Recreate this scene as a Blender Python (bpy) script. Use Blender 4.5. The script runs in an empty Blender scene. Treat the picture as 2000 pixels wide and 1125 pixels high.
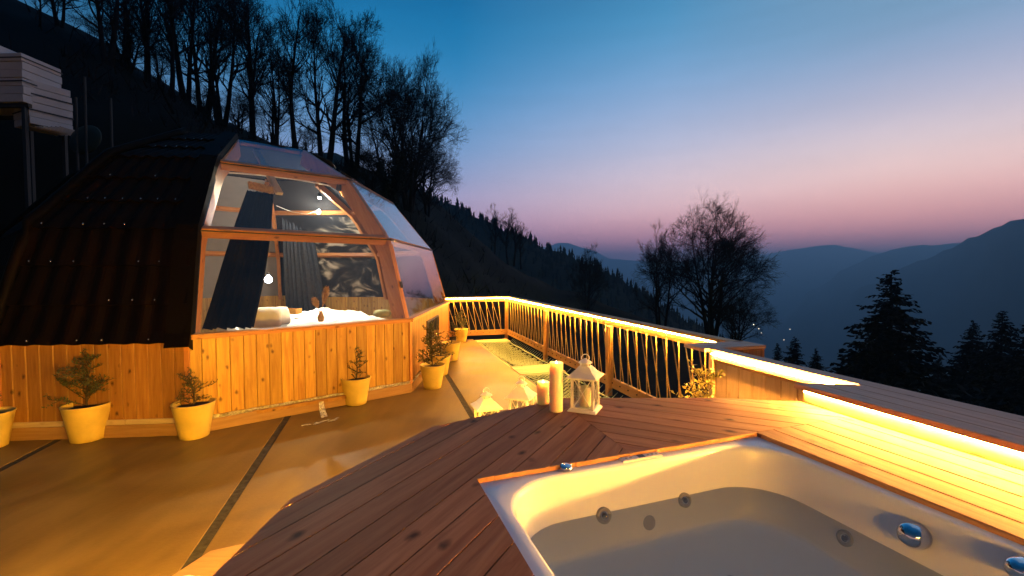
import bpy, math, random
from math import sin, cos, pi, radians, atan2, hypot
from mathutils import Matrix, Vector
random.seed(7)
scene = bpy.context.scene
COL = scene.collection

# ------------------------------------------------------------------ camera
F = 860.0
cam_d = bpy.data.cameras.new('camera')
cam_d.sensor_width = 36.0
cam_d.lens = F / 2000.0 * 36.0
cam_d.clip_start = 0.02
cam_d.clip_end = 30000
cam = bpy.data.objects.new('camera', cam_d)
COL.objects.link(cam)
PITCH = math.atan(32.5 / F)
CAMZ = 1.75
cam.location = (0, 0, CAMZ)
cam.rotation_euler = (pi / 2 - PITCH, 0, 0)
scene.camera = cam


def ray(x, y):
    a = (x - 1000) / F
    b = -(y - 562.5) / F
    return Vector((a, cos(PITCH) + b * sin(PITCH), -sin(PITCH) + b * cos(PITCH)))


def atz(x, y, z):
    d = ray(x, y)
    return Vector((0, 0, CAMZ)) + d * ((z - CAMZ) / d.z)


def atY(x, y, Y):
    d = ray(x, y)
    return Vector((0, 0, CAMZ)) + d * (Y / d.y)


def lin(c):
    return tuple((v / 255 / 12.92 if v / 255 <= 0.04045 else ((v / 255 + 0.055) / 1.055) ** 2.4) for v in c)


# ------------------------------------------------------------------ world (dusk sky)
world = bpy.data.worlds.new('World')
scene.world = world
world.use_nodes = True
WT = world.node_tree
WT.nodes.clear()
SKY_GAIN = 1.5


def wn(t, **kw):
    n = WT.nodes.new(t)
    for k, v in kw.items():
        setattr(n, k, v)
    return n


def wmath(op, a, b=None, clamp=False):
    n = wn('ShaderNodeMath', operation=op)
    n.use_clamp = clamp
    for i, v in enumerate((a, b)):
        if v is None:
            continue
        if isinstance(v, (int, float)):
            n.inputs[i].default_value = v
        else:
            WT.links.new(v, n.inputs[i])
    return n.outputs[0]


tc = wn('ShaderNodeTexCoord')
sep = wn('ShaderNodeSeparateXYZ')
WT.links.new(tc.outputs['Generated'], sep.inputs[0])
el = wmath('ARCSINE', sep.outputs[2])
fac_el = wmath('DIVIDE', el, radians(40), True)
az = wmath('ARCTAN2', sep.outputs[0], sep.outputs[1])
t_az = wmath('COSINE', wmath('SUBTRACT', az, radians(60)))


def el_of(x, y):
    d = ray(x, y)
    return math.degrees(math.asin(d.z / d.length))


def ramp(stops):
    n = wn('ShaderNodeValToRGB')
    cr = n.color_ramp
    cr.interpolation = 'B_SPLINE'
    stops = sorted(stops)
    while len(cr.elements) < len(stops):
        cr.elements.new(0.5)
    for e, (p, c) in zip(cr.elements, stops):
        e.position = max(0, min(1, p / 40))
        e.color = (*lin(c), 1)
    WT.links.new(fac_el, n.inputs[0])
    return n.outputs[0]


def column(x, rows, zen=(6, 62, 112)):
    return ramp([(el_of(x, y), c) for y, c in rows] + [(40, zen)])


SKY_L = [(0, (6, 98, 146)), (110, (24, 116, 166)), (200, (66, 134, 182)), (290, (118, 152, 194)), (350, (148, 158, 194)),
         (400, (184, 164, 192)), (450, (196, 150, 178)), (500, (164, 116, 152)), (530, (136, 98, 142))]
SKY_C = [(0, (58, 130, 170)), (100, (92, 146, 186)), (200, (140, 166, 202)), (290, (184, 184, 204)), (350, (222, 198, 204)),
         (400, (240, 196, 196)), (440, (246, 176, 176)), (480, (232, 146, 160)), (530, (160, 104, 146))]
SKY_R = [(0, (104, 144, 172)), (100, (134, 156, 186)), (200, (184, 180, 198)), (280, (228, 204, 202)), (340, (252, 206, 194)),
         (380, (252, 190, 178)), (420, (254, 176, 164)), (470, (244, 148, 150)), (530, (160, 104, 136))]
cl, cc, cr_ = column(900, SKY_L, (12, 74, 126)), column(1300, SKY_C, (64, 106, 152)), column(1750, SKY_R, (104, 124, 154))


def wmix(f, a, b):
    n = wn('ShaderNodeMix', data_type='RGBA')
    WT.links.new(f, n.inputs[0])
    WT.links.new(a, n.inputs[6])
    WT.links.new(b, n.inputs[7])
    return n.outputs[2]


f1 = wmath('DIVIDE', wmath('SUBTRACT', t_az, 0.395), 0.36, True)
f2 = wmath('DIVIDE', wmath('SUBTRACT', t_az, 0.755), 0.19, True)
skyc = wmix(f2, wmix(f1, cl, cc), cr_)
# thin cloud streaks near the sunset
wmap = wn('ShaderNodeMapping')
wmap.inputs['Scale'].default_value = (2.2, 2.2, 26)
WT.links.new(tc.outputs['Generated'], wmap.inputs[0])
wno = wn('ShaderNodeTexNoise')
wno.inputs['Scale'].default_value = 2.0
wno.inputs['Detail'].default_value = 5
WT.links.new(wmap.outputs[0], wno.inputs['Vector'])
streak = wmath('ADD', 0.93, wmath('MULTIPLY', wno.outputs[0], 0.14))
t_sun = wmath('COSINE', wmath('SUBTRACT', az, radians(35)))
away = wmath('ADD', 0.10, wmath('MULTIPLY', wmath('DIVIDE', wmath('ADD', t_sun, 0.2), 0.8, True), 0.90))  # the sky opposite the sunset is darker
bg = wn('ShaderNodeBackground')
mulc = wn('ShaderNodeMix', data_type='RGBA', blend_type='MULTIPLY')
mulc.inputs[0].default_value = 1.0
WT.links.new(skyc, mulc.inputs[6])
WT.links.new(streak, mulc.inputs[7])
WT.links.new(mulc.outputs[2], bg.inputs[0])
hi = wmath('MULTIPLY', wmath('POWER', wmath('MAXIMUM', sep.outputs[2], 0.0), 3.0), 1.0, True)  # overhead the two halves meet
away = wmath('ADD', wmath('MULTIPLY', away, wmath('SUBTRACT', 1.0, hi)), wmath('MULTIPLY', hi, 0.62))
low = wmath('POWER', wmath('SUBTRACT', 1.0, fac_el), 6.0)
low = wmath('ADD', 1.0, wmath('MULTIPLY', low, 0.95))  # the afterglow is brightest along the horizon
WT.links.new(wmath('MULTIPLY', wmath('MULTIPLY', away, low), SKY_GAIN), bg.inputs[1])
wout = wn('ShaderNodeOutputWorld')
WT.links.new(bg.outputs[0], wout.inputs[0])

vs = scene.view_settings
vs.view_transform = 'Standard'
vs.look = 'None'
vs.exposure = 0.0
vs.gamma = 1.0
vs.use_curve_mapping = False
scene.render.engine = 'CYCLES'
cy = scene.cycles
cy.max_bounces = 8
cy.diffuse_bounces = 6
cy.glossy_bounces = 3
cy.transmission_bounces = 4
cy.transparent_max_bounces = 16
cy.volume_bounces = 0
cy.sample_clamp_indirect = 6
cy.caustics_reflective = False
cy.caustics_refractive = False
cy.use_denoising = True
LED_COL = (1.0, 0.46, 0.055)
LED_GAIN = 1200.0


# ------------------------------------------------------------------ materials
def new_mat(name):
    m = bpy.data.materials.new(name)
    m.use_nodes = True
    nt = m.node_tree
    b = nt.nodes['Principled BSDF']
    return m, nt, b


def add(nt, t, **kw):
    n = nt.nodes.new(t)
    for k, v in kw.items():
        setattr(n, k, v)
    return n


def simple(name, col, rough=0.6, metal=0.0, var=0.15, scale=6.0, bump=0.0, spec=0.5, detail=4):
    m, nt, b = new_mat(name)
    b.inputs['Roughness'].default_value = rough
    b.inputs['Metallic'].default_value = metal
    b.inputs['Specular IOR Level'].default_value = spec
    t = add(nt, 'ShaderNodeTexCoord')
    n = add(nt, 'ShaderNodeTexNoise')
    n.inputs['Scale'].default_value = scale
    n.inputs['Detail'].default_value = detail
    nt.links.new(t.outputs['Object'], n.inputs['Vector'])
    r = add(nt, 'ShaderNodeValToRGB')
    r.color_ramp.elements[0].position = 0.3
    r.color_ramp.elements[1].position = 0.7
    r.color_ramp.elements[0].color = (*[max(0, c * (1 - var)) for c in col], 1)
    r.color_ramp.elements[1].color = (*[min(1, c * (1 + var)) for c in col], 1)
    nt.links.new(n.outputs[0], r.inputs[0])
    nt.links.new(r.outputs[0], b.inputs['Base Color'])
    if bump:
        bp = add(nt, 'ShaderNodeBump')
        bp.inputs['Strength'].default_value = bump
        bp.inputs['Distance'].default_value = 0.01
        nt.links.new(n.outputs[0], bp.inputs['Height'])
        nt.links.new(bp.outputs[0], b.inputs['Normal'])
    return m


def wood(name, c1, c2, rough=0.5, knots=0.5, knot_col=(0.08, 0.03, 0.012), var=0.35, spec=0.4, worn=0.0):
    """grain runs along the object's own x axis; every board differs"""
    m, nt, b = new_mat(name)
    L = nt.links.new
    b.inputs['Specular IOR Level'].default_value = spec
    t = add(nt, 'ShaderNodeTexCoord')
    oi = add(nt, 'ShaderNodeObjectInfo')
    off = add(nt, 'ShaderNodeVectorMath', operation='SCALE')
    off.inputs[0].default_value = (37.0, 53.0, 71.0)
    L(oi.outputs['Random'], off.inputs['Scale'])
    addv = add(nt, 'ShaderNodeVectorMath', operation='ADD')
    L(t.outputs['Object'], addv.inputs[0])
    L(off.outputs[0], addv.inputs[1])
    mp = add(nt, 'ShaderNodeMapping')
    mp.inputs['Scale'].default_value = (1.2, 16, 16)
    L(addv.outputs[0], mp.inputs[0])
    n = add(nt, 'ShaderNodeTexNoise')
    n.inputs['Scale'].default_value = 1.6
    n.inputs['Detail'].default_value = 6
    n.inputs['Roughness'].default_value = 0.65
    n.inputs['Distortion'].default_value = 0.6
    L(mp.outputs[0], n.inputs['Vector'])
    r = add(nt, 'ShaderNodeValToRGB')
    r.color_ramp.elements[0].position = 0.33
    r.color_ramp.elements[1].position = 0.66
    r.color_ramp.elements[0].color = (*c1, 1)
    r.color_ramp.elements[1].color = (*c2, 1)
    L(n.outputs[0], r.inputs[0])
    # per board tone
    hs = add(nt, 'ShaderNodeHueSaturation')
    mr = add(nt, 'ShaderNodeMapRange')
    mr.inputs[3].default_value = 1 - var
    mr.inputs[4].default_value = 1 + var * 0.6
    L(oi.outputs['Random'], mr.inputs[0])
    L(mr.outputs[0], hs.inputs['Value'])
    L(r.outputs[0], hs.inputs['Color'])
    out = hs.outputs[0]
    if knots:
        mk = add(nt, 'ShaderNodeMapping')
        mk.inputs['Scale'].default_value = (6.0, 10.0, 10.0)
        L(addv.outputs[0], mk.inputs[0])
        nz = add(nt, 'ShaderNodeTexNoise')
        nz.inputs['Scale'].default_value = 3.0
        L(mk.outputs[0], nz.inputs['Vector'])
        dv = add(nt, 'ShaderNodeVectorMath', operation='SCALE')
        dv.inputs['Scale'].default_value = 0.22
        L(nz.outputs['Color'], dv.inputs[0])
        av = add(nt, 'ShaderNodeVectorMath', operation='ADD')
        L(mk.outputs[0], av.inputs[0])
        L(dv.outputs[0], av.inputs[1])
        vo = add(nt, 'ShaderNodeTexVoronoi')
        vo.inputs['Scale'].default_value = 1.0
        L(av.outputs[0], vo.inputs['Vector'])
        kr = add(nt, 'ShaderNodeMapRange')
        kr.inputs[1].default_value = 0.06
        kr.inputs[2].default_value = 0.22
        kr.inputs[3].default_value = knots
        kr.inputs[4].default_value = 0
        L(vo.outputs['Distance'], kr.inputs[0])
        # only some cells carry a knot
        sc_ = add(nt, 'ShaderNodeSeparateColor')
        L(vo.outputs['Color'], sc_.inputs[0])
        gt = add(nt, 'ShaderNodeMath', operation='GREATER_THAN')
        gt.inputs[1].default_value = 0.28
        L(sc_.outputs[0], gt.inputs[0])
        mu = add(nt, 'ShaderNodeMath', operation='MULTIPLY')
        L(kr.outputs[0], mu.inputs[0])
        L(gt.outputs[0], mu.inputs[1])
        mx = add(nt, 'ShaderNodeMix', data_type='RGBA')
        L(mu.outputs[0], mx.inputs[0])
        L(out, mx.inputs[6])
        mx.inputs[7].default_value = (*knot_col, 1)
        out = mx.outputs[2]
    L(out, b.inputs['Base Color'])
    rr = add(nt, 'ShaderNodeMapRange')
    rr.inputs[3].default_value = max(0.05, rough - 0.12)
    rr.inputs[4].default_value = rough + 0.15
    L(n.outputs[0], rr.inputs[0])
    L(rr.outputs[0], b.inputs['Roughness'])
    bp = add(nt, 'ShaderNodeBump')
    bp.inputs['Strength'].default_value = 0.25
    bp.inputs['Distance'].default_value = 0.004
    L(n.outputs[0], bp.inputs['Height'])
    L(bp.outputs[0], b.inputs['Normal'])
    return m


def emit(name, col, s):
    m = bpy.data.materials.new(name)
    m.use_nodes = True
    nt = m.node_tree
    nt.nodes.clear()
    e = add(nt, 'ShaderNodeEmission')
    e.inputs[0].default_value = (*col, 1)
    e.inputs[1].default_value = s
    o = add(nt, 'ShaderNodeOutputMaterial')
    nt.links.new(e.outputs[0], o.inputs[0])
    return m


def schlick(nt, f0):
    lw = add(nt, 'ShaderNodeLayerWeight')
    lw.inputs['Blend'].default_value = 0.5
    pw = add(nt, 'ShaderNodeMath', operation='POWER')
    nt.links.new(lw.outputs['Facing'], pw.inputs[0])
    pw.inputs[1].default_value = 5.0
    ma = add(nt, 'ShaderNodeMath', operation='MULTIPLY_ADD')
    nt.links.new(pw.outputs[0], ma.inputs[0])
    ma.inputs[1].default_value = 1 - f0
    ma.inputs[2].default_value = f0
    return ma


def glassy(name, tint=(0.9, 0.92, 0.93), ior=1.5, rough=0.0, dirt=0.005):
    """a thin pane: fresnel reflection over clear transmission with a little dust"""
    m = bpy.data.materials.new(name)
    m.use_nodes = True
    nt = m.node_tree
    nt.nodes.clear()
    L = nt.links.new
    tr = add(nt, 'ShaderNodeBsdfTransparent')
    tr.inputs[0].default_value = (*tint, 1)
    gl = add(nt, 'ShaderNodeBsdfGlossy')
    gl.inputs['Roughness'].default_value = rough
    gl.inputs[0].default_value = (1, 1, 1, 1)
    fr = schlick(nt, ((ior - 1) / (ior + 1)) ** 2)
    mx = add(nt, 'ShaderNodeMixShader')
    L(fr.outputs[0], mx.inputs[0])
    L(tr.outputs[0], mx.inputs[1])
    L(gl.outputs[0], mx.inputs[2])
    df = add(nt, 'ShaderNodeBsdfDiffuse')
    df.inputs[0].default_value = (0.6, 0.6, 0.62, 1)
    nz = add(nt, 'ShaderNodeTexNoise')
    nz.inputs['Scale'].default_value = 2.5
    nz.inputs['Detail'].default_value = 8
    tcn = add(nt, 'ShaderNodeTexCoord')
    L(tcn.outputs['Object'], nz.inputs['Vector'])
    mr = add(nt, 'ShaderNodeMapRange')
    mr.inputs[1].default_value = 0.35
    mr.inputs[2].default_value = 0.8
    mr.inputs[3].default_value = dirt * 0.3
    mr.inputs[4].default_value = dirt * 1.6
    L(nz.outputs[0], mr.inputs[0])
    m2 = add(nt, 'ShaderNodeMixShader')
    L(mr.outputs[0], m2.inputs[0])
    L(mx.outputs[0], m2.inputs[1])
    L(df.outputs[0], m2.inputs[2])
    o = add(nt, 'ShaderNodeOutputMaterial')
    L(m2.outputs[0], o.inputs[0])
    return m


M = {}
M['deck'] = wood('deck_wood', (0.25, 0.095, 0.043), (0.43, 0.195, 0.094), 0.62, 0.9, (0.035, 0.015, 0.01), 0.22, 0.14)
M['ledge'] = wood('ledge_wood', (0.44, 0.25, 0.16), (0.62, 0.39, 0.26), 0.5, 0.7, (0.10, 0.05, 0.03), 0.2, 0.4)
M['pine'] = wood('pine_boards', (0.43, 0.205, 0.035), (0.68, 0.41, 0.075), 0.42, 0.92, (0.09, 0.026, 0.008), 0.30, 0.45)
M['pine_dim'] = wood('pine_boards_dim', (0.30, 0.13, 0.028), (0.46, 0.235, 0.055), 0.42, 0.95, (0.06, 0.018, 0.010), 0.2, 0.45)  # darker copy of the pine: weaker light on the left walls put into colour
M['panel'] = wood('pale_panel', (0.50, 0.34, 0.16), (0.66, 0.47, 0.25), 0.5, 0.6, (0.2, 0.10, 0.05), 0.2)
M['rail'] = wood('rail_wood', (0.42, 0.22, 0.07), (0.60, 0.34, 0.12), 0.5, 0.6, (0.12, 0.05, 0.02), 0.2)
M['rib'] = wood('rib_wood', (0.42, 0.16, 0.045), (0.60, 0.27, 0.085), 0.4, 0.7, (0.10, 0.035, 0.015), 0.15)
M['skirt'] = wood('skirting', (0.30, 0.17, 0.07), (0.42, 0.25, 0.11), 0.5, 0.0, var=0.1)
M['raw'] = wood('raw_edge', (0.42, 0.19, 0.06), (0.6, 0.30, 0.11), 0.7, 0.0, var=0.1)
M['under'] = simple('under_frame', (0.03, 0.02, 0.015), 0.8)
M['roof'] = simple('roof_metal', (0.0030, 0.0014, 0.0011), 0.6, 0.0, 0.2, 3, 0.0, 0.06)
M['trim'] = simple('roof_trim', (0.0015, 0.0009, 0.0008), 0.6, 0.0, 0.2, 3, 0, 0.06)
M['screw'] = simple('screw_zinc', (0.8, 0.8, 0.82), 0.25, 0.9, 0.05)
M['acrylic'] = simple('white_acrylic', (0.86, 0.86, 0.85), 0.12, 0, 0.015, 2, 0, 0.5)
M['chrome'] = simple('chrome', (0.85, 0.85, 0.86), 0.07, 1.0, 0.02)
M['dark_plastic'] = simple('dark_plastic', (0.03, 0.03, 0.035), 0.3)
M['grey_plastic'] = simple('grey_plastic', (0.30, 0.29, 0.27), 0.35)
M['black'] = simple('black_cloth', (0.0028, 0.0032, 0.0045), 0.95, 0, 0.25, 14, 0.2, 0.05)
M['lining_dark'] = simple('lining_dark', (0.016, 0.014, 0.013), 0.9, 0, 0.2)
M['lining_grey'] = simple('lining_grey', (0.22, 0.215, 0.21), 0.75, 0, 0.06)
M['drape_grey'] = simple('drape_grey', (0.045, 0.052, 0.065), 0.9, 0, 0.25, 20)
M['linen'] = simple('linen', (0.82, 0.80, 0.76), 0.85, 0, 0.05, 8, 0.3)
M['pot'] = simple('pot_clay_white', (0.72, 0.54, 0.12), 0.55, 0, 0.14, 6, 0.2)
M['soil'] = simple('soil', (0.035, 0.022, 0.014), 0.95, 0, 0.4, 60, 0.8)
M['leaf'] = simple('leaf_dark', (0.055, 0.075, 0.022), 0.55, 0, 0.35, 9)
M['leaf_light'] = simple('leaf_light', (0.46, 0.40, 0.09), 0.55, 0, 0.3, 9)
M['stem'] = simple('stem', (0.07, 0.045, 0.025), 0.8)
M['lantern'] = simple('lantern_white', (0.74, 0.71, 0.66), 0.45, 0, 0.06, 20, 0.1)
M['rope'] = simple('rope', (0.50, 0.34, 0.11), 0.85, 0, 0.2, 90, 0.6)
M['net'] = simple('net_cord', (0.34, 0.42, 0.30), 0.8, 0, 0.2, 40)
M['foil'] = simple('foil', (0.48, 0.45, 0.38), 0.35, 0.4, 0.5, 40, 1.0)
M['pale_board'] = wood('pale_board', (0.46, 0.36, 0.22), (0.62, 0.5, 0.33), 0.7, 0.2, var=0.1)
M['bark'] = simple('bark', (0.010, 0.007, 0.0075), 0.9, 0, 0.3, 5, 0.5, 0.2)
M['needles'] = simple('needles', (0.006, 0.0085, 0.007), 0.8, 0, 0.3, 2, 0, 0.2)
M['hill'] = simple('hill_ground', (0.0032, 0.003, 0.0025), 0.95, 0, 0.35, 0.25, 0, 0.1)
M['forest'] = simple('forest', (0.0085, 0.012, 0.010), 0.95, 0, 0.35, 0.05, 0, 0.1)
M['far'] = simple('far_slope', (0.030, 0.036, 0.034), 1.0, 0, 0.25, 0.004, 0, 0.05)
M['glass'] = glassy('window_glass')
M['glass_lantern'] = glassy('lantern_glass', dirt=0.01)
M['lumber'] = simple('white_boards', (0.48, 0.45, 0.45), 0.75, 0, 0.12, 2)
M['strap'] = simple('strap', (0.02, 0.02, 0.025), 0.5)
M['steel_dark'] = simple('dark_steel', (0.012, 0.011, 0.010), 0.6, 0.0)
M['tarp'] = simple('green_sheet', (0.003, 0.012, 0.006), 0.7)
M['led'] = emit('led_tape', LED_COL, LED_GAIN)
M['led_rim'] = emit('led_tape_rim', (1.0, 0.48, 0.022), LED_GAIN * 4.5)
M['led_soft'] = emit('led_tape_soft', LED_COL, LED_GAIN * 0.32)
M['led_bench'] = emit('led_tape_bench', (1.0, 0.44, 0.07), LED_GAIN * 1.4)
M['bulb'] = emit('bulb_white', (0.85, 0.93, 1.0), 60)
M['spot_face'] = emit('spot_face', (1.0, 0.86, 0.62), 30)
M['neon'] = emit('neon_blue', (0.02, 0.20, 1.0), 1.6)
M['flame'] = emit('flame', (1.0, 0.62, 0.2), 40)
M['village'] = emit('village_lamp', (1.0, 0.85, 0.62), 5)
M['pampas'] = simple('pampas', (0.50, 0.33, 0.18), 0.9, 0, 0.25, 40, 0.6)
M['gourd'] = simple('striped_cushion', (0.35, 0.36, 0.16), 0.8, 0, 0.3, 12)


def mat_concrete():
    m, nt, b = new_mat('concrete')
    b.inputs['Specular IOR Level'].default_value = 0.28
    L = nt.links.new
    t = add(nt, 'ShaderNodeTexCoord')
    n1 = add(nt, 'ShaderNodeTexNoise')
    n1.inputs['Scale'].default_value = 0.9
    n1.inputs['Detail'].default_value = 7
    n1.inputs['Distortion'].default_value = 0.8
    L(t.outputs['Object'], n1.inputs['Vector'])
    mp = add(nt, 'ShaderNodeMapping')
    mp.inputs['Scale'].default_value = (5, 0.9, 1)
    mp.inputs['Rotation'].default_value = (0, 0, radians(-16))
    L(t.outputs['Object'], mp.inputs[0])
    n2 = add(nt, 'ShaderNodeTexNoise')
    n2.inputs['Scale'].default_value = 1.3
    n2.inputs['Detail'].default_value = 5
    L(mp.outputs[0], n2.inputs['Vector'])
    mixf = add(nt, 'ShaderNodeMath', operation='MULTIPLY_ADD')
    L(n2.outputs[0], mixf.inputs[0])
    mixf.inputs[1].default_value = 0.26
    L(n1.outputs[0], mixf.inputs[2])
    r = add(nt, 'ShaderNodeValToRGB')
    r.color_ramp.elements[0].position = 0.44
    r.color_ramp.elements[1].position = 0.82
    r.color_ramp.elements[0].color = (0.11, 0.066, 0.017, 1)
    r.color_ramp.elements[1].color = (0.28, 0.185, 0.050, 1)
    L(mixf.outputs[0], r.inputs[0])
    L(r.outputs[0], b.inputs['Base Color'])
    rr = add(nt, 'ShaderNodeMapRange')
    rr.inputs[1].default_value = 0.35
    rr.inputs[2].default_value = 0.7
    rr.inputs[3].default_value = 0.34
    rr.inputs[4].default_value = 0.62
    L(n1.outputs[0], rr.inputs[0])
    L(rr.outputs[0], b.inputs['Roughness'])
    n3 = add(nt, 'ShaderNodeTexNoise')
    n3.inputs['Scale'].default_value = 40
    n3.inputs['Detail'].default_value = 4
    L(t.outputs['Object'], n3.inputs['Vector'])
    bp = add(nt, 'ShaderNodeBump')
    bp.inputs['Strength'].default_value = 0.15
    bp.inputs['Distance'].default_value = 0.01
    L(n3.outputs[0], bp.inputs['Height'])
    L(bp.outputs[0], b.inputs['Normal'])
    return m


M['concrete'] = mat_concrete()
M['joint'] = simple('joint_filler', (0.035, 0.030, 0.022), 0.9, 0, 0.6, 18, 0.8)


def mat_water():
    m = bpy.data.materials.new('tub_water')
    m.use_nodes = True
    nt = m.node_tree
    nt.nodes.clear()
    L = nt.links.new
    tr = add(nt, 'ShaderNodeBsdfTransparent')
    tr.inputs[0].default_value = (0.74, 0.76, 0.74, 1)
    df = add(nt, 'ShaderNodeBsdfDiffuse')
    df.inputs[0].default_value = (0.50, 0.61, 0.64, 1)
    m0 = add(nt, 'ShaderNodeMixShader')
    m0.inputs[0].default_value = 0.26
    L(tr.outputs[0], m0.inputs[1])
    L(df.outputs[0], m0.inputs[2])
    gl = add(nt, 'ShaderNodeBsdfGlossy')
    gl.inputs['Roughness'].default_value = 0.02
    fr = schlick(nt, 0.02)
    nz = add(nt, 'ShaderNodeTexNoise')
    nz.inputs['Scale'].default_value = 5
    t = add(nt, 'ShaderNodeTexCoord')
    L(t.outputs['Object'], nz.inputs['Vector'])
    bp = add(nt, 'ShaderNodeBump')
    bp.inputs['Strength'].default_value = 0.04
    bp.inputs['Distance'].default_value = 0.02
    L(nz.outputs[0], bp.inputs['Height'])
    L(bp.outputs[0], gl.inputs['Normal'])
    mx = add(nt, 'ShaderNodeMixShader')
    L(fr.outputs[0], mx.inputs[0])
    L(m0.outputs[0], mx.inputs[1])
    L(gl.outputs[0], mx.inputs[2])
    o = add(nt, 'ShaderNodeOutputMaterial')
    L(mx.outputs[0], o.inputs[0])
    return m


M['water'] = mat_water()


def mat_wax():
    m, nt, b = new_mat('wax')
    b.inputs['Base Color'].default_value = (0.86, 0.70, 0.48, 1)
    b.inputs['Roughness'].default_value = 0.45
    b.inputs['Subsurface Weight'].default_value = 0.7
    b.inputs['Subsurface Radius'].default_value = (0.06, 0.03, 0.012)
    b.inputs['Subsurface Scale'].default_value = 1.0
    return m


M['wax'] = mat_wax()


def mat_mural():
    m, nt, b = new_mat('mural_cloth')
    L = nt.links.new
    t = add(nt, 'ShaderNodeTexCoord')
    mp = add(nt, 'ShaderNodeMapping')
    mp.inputs['Scale'].default_value = (1.0, 1.0, 1.3)
    mp.inputs['Location'].default_value = (3.1, 1.7, 0.4)
    L(t.outputs['Object'], mp.inputs[0])
    n = add(nt, 'ShaderNodeTexNoise')
    n.inputs['Scale'].default_value = 1.5
    n.inputs['Detail'].default_value = 2.5
    n.inputs['Distortion'].default_value = 2.0
    L(mp.outputs[0], n.inputs['Vector'])
    r = add(nt, 'ShaderNodeValToRGB')
    e = r.color_ramp.elements
    e[0].position, e[0].color = 0.40, (0.010, 0.010, 0.012, 1)
    e[1].position, e[1].color = 0.68, (0.50, 0.47, 0.38, 1)
    k = e.new(0.50)
    k.color = (0.03, 0.03, 0.03, 1)
    k = e.new(0.56)
    k.color = (0.12, 0.11, 0.09, 1)
    L(n.outputs[0], r.inputs[0])
    L(r.outputs[0], b.inputs['Base Color'])
    b.inputs['Roughness'].default_value = 0.8
    return m


M['mural'] = mat_mural()


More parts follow.
